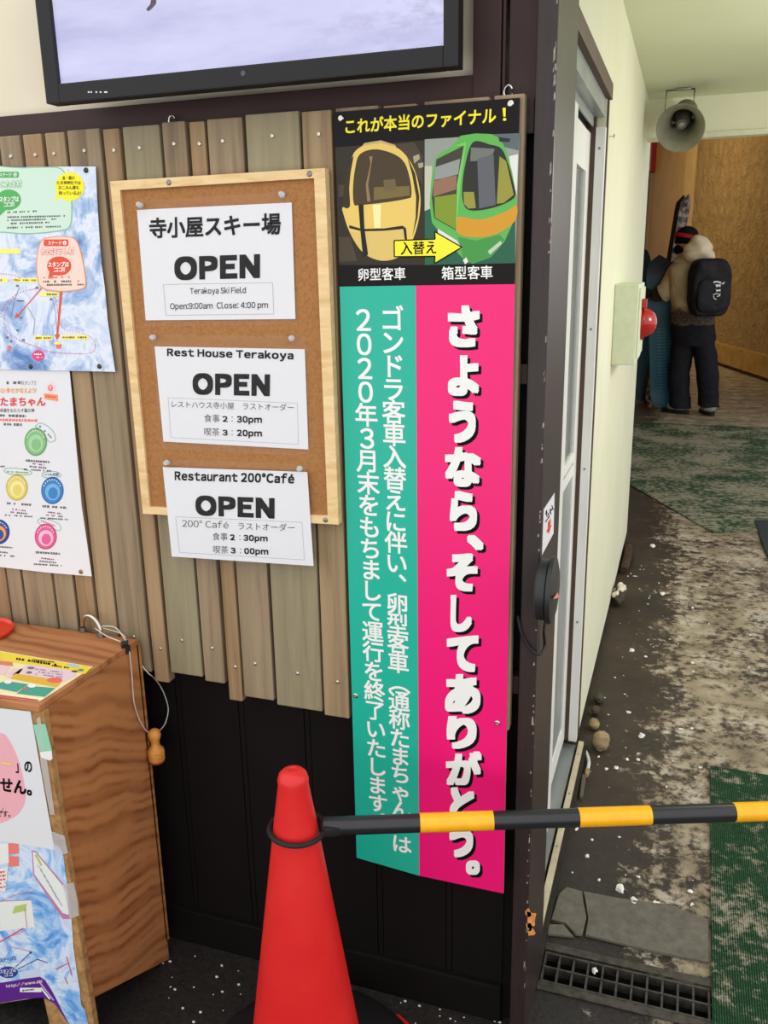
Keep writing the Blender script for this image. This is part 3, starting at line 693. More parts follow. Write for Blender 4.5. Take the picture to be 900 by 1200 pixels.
# egg shaped cabin
gp([(128, 282), (180, 248), (240, 243), (305, 262), (352, 305), (388, 375), (406, 470), (400, 560), (374, 650), (330, 715), (262, 740), (200, 728), (150, 690), (108, 620), (82, 545), (78, 515), (108, 512), (106, 430), (112, 340)], (232, 200, 104), 3, 'cabin_cream')
gp([(350, 300), (384, 372), (402, 470), (394, 560), (372, 640), (386, 560), (388, 470), (372, 380)], (60, 48, 24), 3.6, 'cabin_seam', False)
gp([(152, 290), (215, 270), (290, 288), (338, 325), (362, 395), (368, 462), (350, 478), (250, 495), (150, 505), (126, 500), (122, 430), (132, 345)], (72, 58, 38), 4, 'cabin_window')
gp([(84, 512), (82, 450), (92, 380), (110, 325), (124, 300), (112, 370), (106, 440), (106, 510)], (56, 46, 34), 4, 'cabin_side_window')
gp([(196, 330), (190, 300), (205, 300), (186, 420), (196, 490), (182, 490), (176, 420)], (150, 120, 76), 4.3, 'cabin_reflection', False)
gp([(250, 400), (300, 395), (305, 440), (255, 450)], (112, 96, 64), 4.3, 'cabin_inside', False)
gp([(210, 430), (360, 425), (362, 465), (210, 485)], (120, 104, 58), 4.2, 'cabin_seat', False)
gp([(106, 590), (160, 606), (250, 604), (332, 592), (346, 604), (350, 650), (340, 650), (334, 606), (250, 614), (160, 616), (106, 602)], (40, 32, 20), 4, 'cabin_trim', False)
gp([(112, 620), (160, 622), (330, 610), (340, 660), (320, 712), (262, 738), (200, 728), (150, 690)], (222, 192, 110), 3.8, 'cabin_lower')
gp([(205, 505), (240, 503), (238, 600), (212, 602)], (250, 236, 170), 3.9, 'cabin_gleam', False)
gp([(145, 503), (166, 502), (170, 600), (186, 715), (164, 722), (152, 600)], (30, 26, 22), 4.6, 'cabin_rail', False)
gp([(160, 256), (240, 243), (305, 262), (300, 252), (240, 232), (170, 244)], (200, 176, 120), 3.2, 'cabin_roof', False)
# box shaped cabin
gp([(575, 213), (640, 203), (705, 206), (742, 224), (765, 268), (792, 360), (812, 470), (806, 560), (760, 660), (702, 726), (625, 752), (585, 730), (520, 660), (455, 580), (445, 500), (452, 400), (472, 298), (540, 255)], (96, 178, 84), 3, 'cabin_green', False)
gp([(474, 312), (590, 254), (562, 420), (556, 612), (464, 560), (454, 470)], (66, 62, 52), 4, 'cabin_door_glass', False)
gp([(466, 472), (558, 458), (556, 608), (468, 558)], (128, 150, 44), 4.3, 'cabin_door_low', False)
gp([(462, 400), (560, 380), (556, 440), (460, 470)], (150, 110, 88), 4.4, 'cabin_door_back', False)
gp([(470, 345), (574, 310), (566, 375), (464, 402)], (148, 152, 148), 4.4, 'cabin_door_sky', False)
gp([(628, 240), (700, 250), (748, 268), (776, 330), (800, 420), (806, 468), (760, 500), (690, 522), (620, 528), (590, 505), (582, 440), (594, 340)], (44, 44, 40), 4, 'cabin_front_glass')
gp([(740, 300), (768, 320), (800, 462), (758, 496), (728, 500)], (150, 148, 60), 4.4, 'cabin_front_seat', False)
gp([(588, 450), (632, 450), (640, 518), (608, 520), (590, 500)], (138, 150, 70), 4.4, 'cabin_front_seat', False)
gp([(646, 310), (715, 292), (724, 505), (654, 520)], (96, 98, 104), 4.5, 'cabin_pillar', False)
gp([(620, 262), (720, 268), (712, 290), (640, 320), (616, 320)], (112, 118, 110), 4.4, 'cabin_front_sky', False)
gp([(560, 556), (660, 566), (760, 535), (812, 508), (808, 566), (760, 610), (690, 638), (610, 640), (560, 618)], (210, 152, 44), 4, 'cabin_orange')
gp([(566, 640), (640, 655), (740, 630), (760, 650), (702, 724), (625, 750), (585, 728)], (70, 150, 70), 3.6, 'cabin_green_low', False)
gp([(540, 258), (600, 240), (575, 420), (562, 560), (556, 612), (560, 420), (590, 254)], (120, 200, 100), 4.6, 'cabin_green_light', False)
gp([(480, 605), (560, 655), (582, 690), (560, 690), (480, 630)], (226, 228, 216), 4.6, 'cabin_plate', False)
gp([(585, 738), (600, 725), (608, 745), (595, 755)], (220, 224, 214), 4.6, 'cabin_plate', False)
gp([(690, 700), (745, 655), (750, 668), (700, 715)], (190, 206, 180), 4.6, 'cabin_plate2', False)
gp([(735, 218), (785, 225), (780, 240), (740, 238)], (40, 46, 42), 3.6, 'cabin_hanger', False)
AR = [(296, 655), (469, 649), (467, 617), (581, 683), (467, 751), (468, 721), (297, 723)]
g.poly(AR, M_yellowp, 6); g.line(AR, 5, M_ink, 6.4, closed=True)
g.text('入替え', (324, 716), (474, 711), (323, 660), M_ink, 6.8, .012)
# writing
bn.column('ゴンドラ客車入替えに伴い、卵型客車（通称たまちゃん）は', (459.4, 374), (470.8, 989.5), 26.5, M_white, 2, .016)
bn.column('2020年3月末をもちまして運行を終了いたします。', (426, 375), (443.5, 962.5), 26, M_white, 2, .016)
for ch, xa, ya, xb2, yb2 in (('さ', 525, 358, 562, 407), ('よ', 525, 416.5, 561.5, 464), ('う', 526, 469.5, 557.5, 519), ('な', 521.5, 524, 563.5, 570.5), ('ら', 527, 575, 559, 622), ('、', 547, 626.5, 567, 645), ('そ', 523.5, 648.5, 559.5, 693), ('し', 528, 697, 553, 740.5),
                         ('て', 523.5, 745, 560.5, 787.5), ('あ', 521.5, 790, 563, 836.5), ('り', 523.5, 839, 558.5, 877.5), ('が', 522.5, 880.5, 564.5, 920), ('と', 527, 922, 557, 963), ('う', 526.5, 962, 554.5, 1004.5), ('。', 546, 1008, 562.5, 1025)):
    bn.ink(ch, xa, ya, xb2, yb2, M_white, 3, .055 if ch not in '、。' else .05, shadow=(3.2, 3.4, M_ink))
bn.finish(banner); g.finish(banner)
for q in ((399.7, 138.7), (598.3, 121.5), (417, 815), (583, 847)): screw(banner, bn.pt(q)+Vector((0, -.0006, 0)), YN, .005, 'screw')

# ================================================================== POSTERS ON THE PLANKS
K1 = 1200/260
def poster(name, y, o, outline, label, mat, fill, cat='poster'):
    sh = Sheet((0, y, 0), YN, o, K1); root = empty(name, sh.pt(outline[0]), label, cat)
    slab('paper', sh, outline, .0005, mat, root); fill(sh); sh.finish(root); return root
R_ = pc('red', (226, 84, 62)); OR = pc('orange_red', (232, 108, 70)); PINK = pc('pale_pink', (246, 214, 200)); GRN = pc('green', (86, 176, 96)); PG = pc('pale_green', (206, 230, 212))
MG = pc('magenta_dot', (214, 60, 120)); YL = pc('label_yellow', (248, 238, 120)); SUN = pc('sun_yellow', (252, 238, 40)); DK = pc('dark_text', (102, 98, 98)); ORT = pc('orange_text', (236, 160, 60))
def fmap(s):
    s.smooth([(-230, 82), (120, 76), (300, 72), (350, 100), (382, 170), (392, 300), (384, 385), (340, 418), (160, 436), (20, 428), (-230, 400)], pc('panel_outline', (130, 190, 150)), 1)
    s.smooth([(-230, 86), (120, 80), (298, 77), (346, 104), (377, 172), (386, 300), (379, 382), (338, 412), (160, 430), (20, 422), (-230, 396)], PG, 1.5)
    s.rrect(-120, 98, 103, 131, 8, GRN, 2); s.ink('ステージ', -2, 105, 64, 124, M_white, 3, .02); s.ell((83, 114), 9, 11, M_white, 3); s.ink('2', 79, 107, 87, 121, GRN, 4, .04)
    for m_, l_, of in ((GRN, 2.5, .075), (M_white, 3, .012)): s.text('こたま村', (4-of*20, 186+of*20), (119+of*20, 184+of*20), (4-of*20, 146-of*20), m_, l_, of)
    s.ell((48, 250), 67, 56, GRN, 2); s.poly([(-8, 280), (40, 300), (-14, 350)], GRN, 1.8)
    s.text('スタンプは', (-2, 262), (103, 260), (-2, 232), M_white, 3, .03); s.text('ココ!!', (22, 288), (79, 286), (22, 264), M_white, 3, .03)
    for i, y in enumerate((314, 340, 357, 375, 397)): s.dashes((40, y+4), ((200, 352, 305, 270, 335)[i], y-3), 11, DK if i else pc('green_text', (90, 120, 96)), 2, i+1)
    rn = random.Random(5); pts = []
    for k in range(48):
        a = k/48*6.2832; r = 80 if k % 2 else 75
        pts.append((378+r*math.cos(a), 178+r*math.sin(a)))
    s.poly(pts, SUN, 2); s.poly([(312, 205), (322, 240), (298, 262), (305, 225)], SUN, 1.8)
    for st, y, xa, xb in (('金・銀の', 142, 338, 405), ('たま神神社では', 168, 308, 438), ('おこみん達も', 194, 318, 428), ('待っているよ!', 224, 318, 438)):
        s.text(st, (xa, y), (xb, y), (xa, y-21), pc('brown_text', (84, 70, 20)), 3, .02)
    s.rrect(-20, 515, 110, 541, 4, YL, 2)
    for i, (a, b, c, d) in enumerate(((-20, 673, 45, 696), (72, 673, 203, 697), (218, 750, 318, 773), (186, 985, 286, 1009), (332, 982, 480, 1006))):
        s.rrect(a, b, c, d, 4, YL, 2); s.dashes((a+8, (b+d)/2), (c-8, (b+d)/2), 11, pc('olive_text', (120, 112, 60)), 3, i+20)
    s.line([(230, 722), (96, 878)], 6, R_, 2); s.poly([(108, 880), (80, 890), (90, 862)], R_, 2.3)
    s.poly([(328, 712), (342, 712), (315, 985), (306, 985)], R_, 2); s.poly([(295, 978), (326, 978), (309, 1010)], R_, 2.3)
    for p in ([(0, 650), (60, 655), (110, 670), (40, 690)], [(0, 870), (50, 790), (120, 748), (210, 730), (330, 728)], [(90, 760), (40, 830), (22, 900), (40, 960), (90, 1000), (180, 1040), (280, 1072), (400, 1082), (490, 1078), (515, 1050), (500, 1000), (430, 965), (350, 950), (322, 900), (305, 800), (290, 770)]):
        s.dots(p, 6, 9, MG, 2.5)
    s.smooth([(218, 480), (260, 452), (350, 446), (410, 462), (440, 530), (462, 640), (466, 715), (430, 738), (330, 748), (240, 734), (205, 690), (198, 580)], pc('panel_outline_orange', (232, 150, 110)), 3)
    s.smooth([(222, 484), (262, 457), (350, 451), (406, 466), (435, 532), (457, 642), (460, 712), (428, 733), (330, 742), (243, 728), (210, 688), (203, 580)], PINK, 3.5)
    s.rrect(238, 464, 372, 501, 9, R_, 4); s.ink('ステージ', 262, 474, 336, 493, M_white, 5, .02); s.ell((352, 483), 10, 12, M_white, 5); s.ink('1', 348, 475, 355, 491, R_, 6, .04)
    for m_, l_, of in ((OR, 4.5, .075), (M_white, 5, .012)): s.text('わたぼうし村', (222-of*20, 552+of*20), (403+of*20, 546+of*20), (222-of*20, 512-of*20), m_, l_, of)
    s.ell((322, 608), 66, 52, R_, 4); s.poly([(270, 636), (300, 655), (262, 676)], R_, 3.8)
    s.text('スタンプは', (262, 614), (375, 612), (262, 586), M_white, 5, .03); s.text('ココ!!', (294, 640), (354, 638), (294, 616), M_white, 5, .03)
    s.dashes((218, 672), (380, 668), 11, OR, 5, 31); s.dashes((235, 692), (430, 690), 11, DK, 5, 32); s.dashes((255, 710), (455, 708), 11, DK, 5, 33)
    s.ell((208, 1092), 33, 30, pc('hot_pink', (230, 70, 130)), 3); s.dashes((186, 1085), (232, 1085), 9, M_white, 4, 41); s.dashes((190, 1102), (228, 1102), 9, M_white, 4, 42)
    s.ell((318, 1040), 15, 16, pc('soft_red', (238, 120, 100)), 3); s.rrect(294, 1020, 326, 1032, 3, YL, 3.4); s.ell((52, 1050), 11, 13, pc('soft_red', (238, 120, 100)), 3)
    for x, y in ((95, 715), (115, 888), (95, 955), (128, 1008), (40, 995), (60, 1015), (200, 725), (277, 787)): s.rrect(x-7, y-6, x+7, y+6, 2, pc('slate', (112, 124, 150)), 3)
    s.line([(92, 797), (132, 797)], 5, pc('slate_dark', (60, 64, 80)), 3)
    for p in ([(285, 790), (300, 850), (310, 980)], [(105, 725), (80, 790), (60, 880)], [(150, 830), (190, 900), (180, 980)]): s.line(p, 2.4, pc('slate', (112, 124, 150)), 2)
mapr = poster('trail_map_poster', -.0625, (0, 180), [(-330, 1160), (0, 1166), (170, 1171), (340, 1174), (624, 1180), (602, 1040), (582, 900), (566, 720), (550, 600), (541, 500), (530, 330), (525, 240), (517, 70), (300, 70), (0, 75), (-330, 82)], 'large ski trail map poster, blue and white, upper left of the planks', M_map, fmap)
def frally(s):
    s.dashes((36, 86), (120, 84), 18, DK, 2, 3); s.ink('スタンプラ', 120, 74, 196, 98, DK, 2, .0)
    s.ink('山・幸せかなえよう!', 4, 112, 196, 142, ORT, 2, .015)
    s.text('たまちゃん', (2, 213), (247, 213), (2, 164), pc('rally_red', (222, 74, 70)), 2, .03)
    s.ink('幸運をもたらす猫の神', 0, 224, 186, 246, DK, 2, .01)
    for i, (y, b, c) in enumerate(((266, 140, DK), (290, 204, pc('soft_red', (238, 120, 100))), (313, 118, DK))): s.dashes((0, y-4), (b, y), 15, c, 2, 50+i, gap=.25)
    s.smooth([(255, 110), (262, 85), (285, 82), (300, 105), (298, 130), (275, 140), (255, 130)], pc('flower_pink', (244, 212, 220)), 2); s.ell((274, 113), 13, 18, pc('soft_red', (238, 120, 100)), 3); s.ink('7', 268, 103, 280, 122, M_white, 4, .05)
    s.poly([(238, 142), (312, 150), (314, 185), (240, 172)], pc('ribbon_orange', (244, 150, 104)), 3); s.dashes((250, 158), (302, 164), 10, R_, 4, 60)
    B_ = {'g': ((136, 190, 130), (92, 160, 100), (168, 212, 160)), 'y': ((226, 208, 110), (196, 182, 60), (240, 228, 160)), 'b': ((60, 132, 194), (40, 104, 172), (120, 176, 224)), 'n': ((52, 78, 152), (34, 58, 132), (236, 160, 80)), 'p': ((226, 96, 150), (206, 70, 130), (246, 190, 214))}
    for i, (k, c, rx, ry) in enumerate((('g', (194, 405), 61, 76), ('y', (92, 652), 59, 71), ('b', (284, 668), 61, 74), ('n', (-8, 892), 61, 68), ('p', (248, 917), 60, 70))):
        a, b, l = B_[k]
        s.ell(c, rx, ry, pc('badge_edge_'+k, b), 2); s.ell(c, rx-6, ry-7, pc('badge_'+k, a), 3)
        s.ell((c[0]+2, c[1]+8), rx*.66, ry*.62, pc('badge_light_'+k, l), 4); s.ell((c[0]+4, c[1]+14), rx*.42, ry*.42, pc('badge_'+k, a), 5)
        for t_ in range(-4, 5):
            an = math.radians(-90+t_*16); s.ell((c[0]+(rx-13)*math.cos(an), c[1]+(ry-15)*math.sin(an)), 3, 3.4, M_white, 5)
        if k != 'n':
            for r_, w_ in ((104 if k == 'g' else 88, 128), (120, 70), (136, 88), (152, 150)):
                s.dashes((c[0]-w_/2+10, c[1]+r_-3), (c[0]+w_/2+12, c[1]+r_+6), 9 if w_ != 128 else 13, DK if w_ != 70 else pc('purple_text', (150, 70, 120)), 2, int(c[0]+r_))
        else:
            for r_, w_ in ((84, 70), (112, 50), (130, 80)): s.dashes((0, c[1]+r_-3), (w_, c[1]+r_+2), 10, DK, 2, r_)
    bub = pc('bubble_green', (90, 176, 150))
    for pts, tx in (([(192, 320), (215, 303), (255, 318), (292, 355), (300, 392), (285, 402), (262, 400)], ((212, 322), (285, 392))), ([(22, 562), (40, 548), (110, 550), (165, 565), (168, 580), (120, 584), (50, 578)], None), ([(228, 580), (240, 568), (300, 566), (328, 580), (322, 594), (270, 600), (232, 594)], None), ([(205, 830), (225, 818), (280, 832), (322, 852), (328, 880), (300, 880), (215, 848)], None)):
        q = [Vector((a, b, 0)) for a, b in pts]; sp = spline(q+[q[0]], 6); s.line([(v.x, v.y) for v in sp], 3, bub, 2)
    s.dashes((212, 322), (280, 385), 10, DK, 3, 70); s.dashes((36, 566), (155, 572), 9, pc('olive_green', (150, 176, 70)), 3, 71); s.ink('いつも笑顔', 240, 573, 318, 590, pc('teal_text', (40, 110, 130)), 3, .01); s.dashes((222, 832), (300, 862), 9, pc('pink_text', (220, 120, 150)), 3, 73)
    s.dashes((2, 538), (26, 538), 10, DK, 2, 74)
rally = poster('stamp_rally_poster', -.0595, (0, 430), [(-330, 1040), (0, 1082), (250, 1112), (496, 1133), (470, 950), (441, 750), (425, 570), (409, 400), (393, 200), (375, 10), (0, -10), (-330, -10)], 'white stamp rally poster with five round coloured badges, below the trail map', M_paper, frally)
M_tack = plain('dark_tack', (70, 66, 48), .35, .6, .5, .1)
for (px, py), l, y in (((100.8, 199.5), 'dark thumbtack at the top right corner of the trail map', -.0628), ((36, 429.6), 'dark thumbtack at the bottom edge of the trail map, above the stamp poster', -.0628), ((116.5, 429.3), 'dark thumbtack at the bottom right corner of the trail map', -.0628), ((94.7, 670), 'brass thumbtack at the bottom right corner of the stamp poster', -.06)):
    c = onY(px, py, y); bm = B(); lathe(bm, [(.0048, 0), (.0046, .001), (.003, .0022), (.0004, .0028)], c, (.1, -1, .05), 18)
    tag(obj('thumbtack', bm, M_tack if 'dark' in l else plain('brass_tack', (150, 112, 60), .35, .6), smooth=35), l, 'thumbtack', 'thumbtacks in the posters')

# ================================================================== WOODEN DESK BOX
BX = -1.010; BZ = .786; YB = -.072; YF = -.362
desk = empty('wooden_desk_box', (BX, YB, 0), 'plywood stamp desk with slanted side panel and posters taped to its front', 'desk')
zt_ = .015
bm = B(); box(bm, -1.95, BX+.001, YF-.004, YB, BZ-.012, BZ, .0015); obj('top_panel', bm, M_plytop, desk)
side = [(BX, YB, .0), (BX, YB, BZ-.0125), (BX, YF+.012, BZ-.0125), (BX, YF+.028, .135)]
bm = B(); prism(bm, side, (-.015, 0, 0)); obj('side_panel', bm, M_ply, desk)
bm = B(); prism(bm, [(p[0]-.9, p[1], p[2]) for p in side], (-.015, 0, 0)); obj('side_panel', bm, M_ply, desk)
fp0 = Vector((BX, YF, BZ-.0125)); fp1 = onX(110, 1200, BX+.006); sl_ = (fp1.y-fp0.y)/(fp0.z-fp1.z)
FN = Vector((0, -1, -sl_)).normalized()
def fy(z): return YF+sl_*(fp0.z-z)
FS = Sheet((BX, YF, BZ-.0125), FN)
fr = [(BX+.006, BZ-.0125), (BX+.006, 0), (BX-.105, 0)]
leg_in = [FS.pt((70, 1192)), FS.pt((51, 1168)), FS.pt((0, 1176))]
prof = fr+[(BX-.105, .02), (leg_in[1].x, leg_in[1].z), (leg_in[2].x, leg_in[2].z), (leg_in[2].x-.5, leg_in[2].z), (leg_in[2].x-.58, 0), (BX-.96, 0), (BX-.96, BZ-.0125)]
bm = B(); prism(bm, [(x, fy(z), z) for x, z in prof], (0, .013, 0)); obj('front_panel', bm, M_plyedge, desk)
bm = B(); box(bm, BX-.96, BX, YB-.004, YB+.008, .05, BZ-.0125); obj('back_panel', bm, M_ply, desk)
# ---- leaflet on the desk top
KB = 900/220
LT = Sheet((0, 0, BZ+.0012), (0, 0, 1), (0, 700), KB)
lf = empty('desk_leaflet', (BX-.05, YF+.02, BZ+.0005), 'yellow and pink laminated leaflet lying on the desk top', 'leaflet')
LO = [(446, 333), (190, 499), (-220, 466), (-140, 205), (8, 258)]
LO = [(446, 333), (190, 499), (-210, 455), (-60, 246), (8, 258)]
slab('paper', LT, LO, .0006, pc('leaflet_cream', (240, 230, 176)), lf)
LT.poly([(440, 335), (8, 262), (-60, 252), (-95, 290), (60, 312), (408, 368)], pc('leaflet_yellow', (240, 214, 66)), 1)
LT.poly([(-95, 290), (60, 312), (62, 330), (-110, 312)], pc('leaflet_rose', (214, 130, 110)), 2)
LT.poly([(130, 322), (345, 352), (372, 372), (300, 408), (60, 372)], pc('leaflet_lilac', (232, 206, 214)), 2)
LT.poly([(-90, 315), (50, 332), (20, 375), (-120, 350)], pc('leaflet_rose2', (236, 200, 204)), 2); LT.poly([(60, 340), (110, 345), (70, 390), (20, 384)], pc('leaflet_rose2', (236, 200, 204)), 2)
LT.poly([(72, 366), (300, 400), (270, 432), (52, 390)], pc('leaflet_gold', (226, 180, 60)), 3); LT.ell((262, 399), 37, 13, pc('leaflet_red', (230, 110, 90)), 4)
LT.poly([(-60, 428), (30, 402), (135, 418), (80, 455)], pc('leaflet_teal', (70, 160, 140)), 3); LT.poly([(128, 425), (265, 436), (215, 478), (80, 462)], pc('leaflet_teal', (70, 160, 140)), 3)
LT.ell((38, 408), 18, 8, M_white, 4); LT.ell((152, 426), 20, 9, M_white, 4); LT.ell((120, 440), 14, 6, pc('leaflet_red2', (200, 110, 90)), 4)
LT.poly([(-200, 440), (-150, 438), (195, 480), (215, 484), (188, 498), (-190, 452)], pc('leaflet_cream2', (246, 238, 190)), 2); LT.poly([(-205, 452), (-40, 462), (185, 492), (188, 499), (-205, 461)], pc('leaflet_rose3', (206, 88, 88)), 3)
LT.dashes((78, 296), (270, 326), 12, M_ink, 3, 90, gap=.1); LT.dashes((150, 300), (260, 312), 7, pc('brown_text', (84, 70, 20)), 3, 91); LT.dashes((250, 328), (330, 340), 8, M_ink, 3, 92)
LT.poly([(330, 318), (380, 326), (372, 338), (322, 332)], pc('leaflet_sky', (170, 206, 220)), 2); LT.ell((358, 356), 16, 5, pc('leaflet_brown', (120, 70, 50)), 3); LT.ell((388, 350), 14, 6, pc('leaflet_green', (90, 150, 120)), 3)
for i, y in enumerate((346, 358, 370)): LT.dashes((170, y), (300, y+16), 7, pc('leaflet_text', (170, 140, 150)), 4, 93+i)
LT.ell((148, 340), 18, 6, pc('leaflet_grey', (120, 116, 110)), 4); LT.ell((140, 362), 14, 6, pc('leaflet_grey', (120, 116, 110)), 4)
LT.finish(lf)
# ---- red plastic tray at the left
c = onZ(-24, 743, BZ)
bm = B(); lathe(bm, [(.060, .0005), (.066, .002), (.068, .009), (.066, .010), (.062, .004), (.001, .003)], (c.x, c.y, BZ), (0, 0, 1), 40)
t = NT('red_translucent_plastic'); t.base((238, 62, 30), .25, 0, .5); t.b.inputs['Transmission Weight'].default_value = .25
tag(obj('stamp_tray', bm, t.m, smooth=35), 'round red plastic tray on the desk at the left edge of the photo', 'tray')
# ---- eye bolt, cord, clip and stamp
c = onZ(108, 743, BZ)
eb = empty('u_bolt', (c.x, c.y, BZ), 'shiny steel ring bolt at the back corner of the plywood desk top', 'bolt')
bm = B(); ax = (onY(122, 742, c.y)-onY(98, 739, c.y)); w = ax.length/2*1.12; rg = Vector((1, -.25, 0)).normalized()
arc = [c-rg*w]+[c+rg*(-w*math.cos(a))+Vector((0, 0, .012+w*1.0*math.sin(a))) for a in [k*math.pi/12 for k in range(13)]]+[c+rg*w]
tube(bm, arc, .0044, 12); obj('ring', bm, M_chrome, eb, smooth=True)
for s_ in (-1, 1):
    bm = B(); lathe(bm, [(.0095, .0002), (.0095, .0022), (.007, .0024), (.0065, .0085), (.0036, .009)], c+rg*w*s_, (0, 0, 1), 6); obj('nut', bm, M_steel, eb)
tagp = onX(150, 758, BX+.004)
clip = empty('binder_clip', tagp, 'small black clip holding the white cord at the desk top edge', 'clip')
bm = B(); e1 = onZ(148, 752, BZ+.002)
prism(bm, [(BX-.013, tagp.y-.001, BZ+.0008), (BX-.001, tagp.y-.014, BZ+.0008), (BX+.007, tagp.y-.004, BZ+.0008), (BX-.003, tagp.y+.010, BZ+.0008)], (.002, 0, .010), bev=.0012); box(bm, BX+.0017, BX+.006, tagp.y-.006, tagp.y+.005, BZ-.014, BZ+.003, .001)
obj('clip_body', bm, M_plasticblack, clip)
cpt = Vector((BX+.005, tagp.y, BZ+.006))
bm = B(); tp = c+rg*w*.6+Vector((0, 0, .02))
tube(bm, spline([tp, (tp+cpt)/2+Vector((.0, .012, .012)), cpt]), .0011, 8); tube(bm, spline([tp+Vector((-.004, 0, -.004)), (tp+cpt)/2+Vector((-.006, -.006, -.001)), cpt]), .0011, 8)
lo = [onX(x_, y_, BX+.007) for x_, y_ in ((152, 766), (154.5, 790), (157, 822), (163, 842), (171, 856), (177, 860))]
tube(bm, spline([Vector((BX+.006, tagp.y, BZ-.012))]+lo), .0011, 8)
bk = [onX(x_, y_, BX+.011) for x_, y_ in ((185, 858), (193, 849), (197, 834), (195.5, 822), (189, 806), (180, 794), (174, 789))]
bk += [Vector((BX-.004, YB+.0105, BZ-.06)), Vector((BX-.03, YB+.0105, BZ-.012)), Vector((BX-.05, YB+.010, BZ+.004)), tp]
tube(bm, spline(bk), .0011, 8)
tag(obj('cord', bm, M_cord, smooth=True), 'thin white cord looping from the ring bolt down to the wooden stamp', 'cord')
st0 = onX(181.5, 862, BX+.018); st1 = onX(184, 891, BX+.018); ax = (st0-st1); L = ax.length; Z_ = (0, 0, 1)
sp = empty('wooden_stamp', st1, 'small turned wooden stamp hanging on a white cord beside the plywood desk', 'stamp')
mp_ = .0016
bm = B(); org = Vector((st1.x, st1.y, st1.z))
k_ = L*1.33/.058
lathe(bm, [(r*k_*.92, z*k_) for r, z in [(.0135, .004), (.0142, .006), (.0142, .015), (.0128, .0165), (.0142, .018), (.0135, .0225), (.0085, .0275), (.0072, .033), (.0078, .038), (.0102, .043), (.0112, .048), (.0098, .0535), (.0055, .0572), (.0008, .058)]], org-Vector((0, 0, .003)), Z_, 28)
obj('handle', bm, M_beech, sp, smooth=35)
bm = B(); lathe(bm, [(.0118*k_*.92, -.0005), (.0126*k_*.92, .0008), (.0134*k_*.92, .0042*k_)], org-Vector((0, 0, .003)), Z_, 28); obj('rubber_face', bm, plain('stamp_rubber', (150, 52, 34), .6), sp)
# ---- papers taped on the front of the desk
KC = 900/220
F1 = Sheet(FS.p+FN*.002, FN, (0, 700), KC)
pp = empty('information_poster', F1.pt((0, 560)), 'white poster with a pink circle taped on the upper front of the desk', 'poster')
slab('paper', F1, [(146, 548), (262, 1211), (0, 1168), (-300, 1130), (-300, 500)], .0004, M_paper, pp)
F1.smooth([(0, 650), (48, 690), (92, 790), (118, 900), (122, 970), (95, 1030), (40, 1068), (-40, 1082), (-140, 1000), (-170, 850), (-110, 690)], pc('circle_pink', (242, 176, 186)), 1)
F1.text('」の', (76, 842), (156, 842), (72, 786), M_ink, 2, .03); F1.text('せん。', (2, 930), (154, 952), (0, 862), M_ink, 2, .035)
F1.line([(8, 791), (58, 799)], 11, pc('gold_stroke', (240, 190, 70)), 2); F1.line([(8, 791), (58, 799)], 4, pc('gold_light', (252, 232, 150)), 3)
F1.text('♪', (4, 1030), (20, 1030), (4, 1004), DK, 2, .0) if 0 else F1.line([(16, 1008), (10, 1026)], 3, DK, 2)
F1.ell((8, 1027), 5, 4, DK, 2); F1.text('です。', (-14, 1050), (50, 1054), (-14, 1020), M_ink, 2, .015)
F1.finish(pp)
F2 = Sheet(FS.p+FN*.0012, FN, (0, 940), KC)
mp2 = empty('route_map_poster', F2.pt((0, 700)), 'crumpled blue and white route map poster with purple band on the lower desk front', 'poster')
MO = [(262, 200), (300, 232), (318, 370), (334, 480), (345, 600), (352, 700), (366, 800), (382, 900), (388, 975), (408, 998), (424, 1075), (452, 1170), (380, 1172), (330, 1064), (262, 965), (205, 934), (0, 962), (-160, 985), (-160, 150), (0, 170)]
slab('paper', F2, MO, .0004, M_map2, mp2)
F2.smooth([(-160, 880), (0, 866), (120, 846), (192, 836), (216, 852), (250, 905), (330, 1062), (400, 1172), (300, 1172), (245, 1040), (208, 936), (120, 944), (0, 962), (-160, 985)], pc('purple_band', (96, 36, 140)), 1) if 0 else F2.poly([(-160, 880), (0, 866), (120, 846), (192, 836), (216, 852), (250, 905), (330, 1062), (376, 1170), (330, 1064), (262, 965), (206, 936), (120, 944), (0, 962), (-160, 985)], pc('purple_band', (96, 36, 140)), 1)
F2.text('http://www.shi', (32, 893), (204, 868), (29, 874), M_white, 2, .02); F2.rrect(96, 889, 200, 910, 4, M_white, 2)
F2.dashes((108, 902), (164, 896), 9, DK, 3, 111, gap=.1); F2.line([(196, 888), (240, 944)], 8, M_white, 2); F2.line([(190, 862), (258, 950)], 6, pc('lilac_line', (200, 180, 220)), 2)
F2.poly([(152, 230), (172, 236), (330, 420), (340, 560), (300, 560), (160, 350)], pc('map_outline', (196, 130, 170)), 1); F2.poly([(158, 238), (172, 242), (322, 424), (330, 540), (300, 530), (166, 345)], pc('map_paper', (236, 238, 232)), 2)
F2.poly([(166, 252), (178, 250), (204, 300), (196, 306)], pc('map_lime', (186, 206, 110)), 3)
for i in range(7): F2.line([(180+i*14, 300+i*24), (205+i*16, 330+i*28)], 4, pc('map_text', (170, 178, 190)), 3)
for a, b in ((196, 250), (258, 310)): F2.poly([(36, a), (90, a+2), (92, b-4), (42, b)], pc('map_salmon', (238, 130, 120)), 2)
F2.poly([(0, 200), (40, 196), (44, 290), (0, 300)], M_white, 3); F2.poly([(0, 320), (40, 308), (26, 430), (0, 420)], M_white, 3)
for i in range(5): F2.dashes((2, 335+i*18), (28, 330+i*18), 11, R_, 4, 120+i, gap=.1)
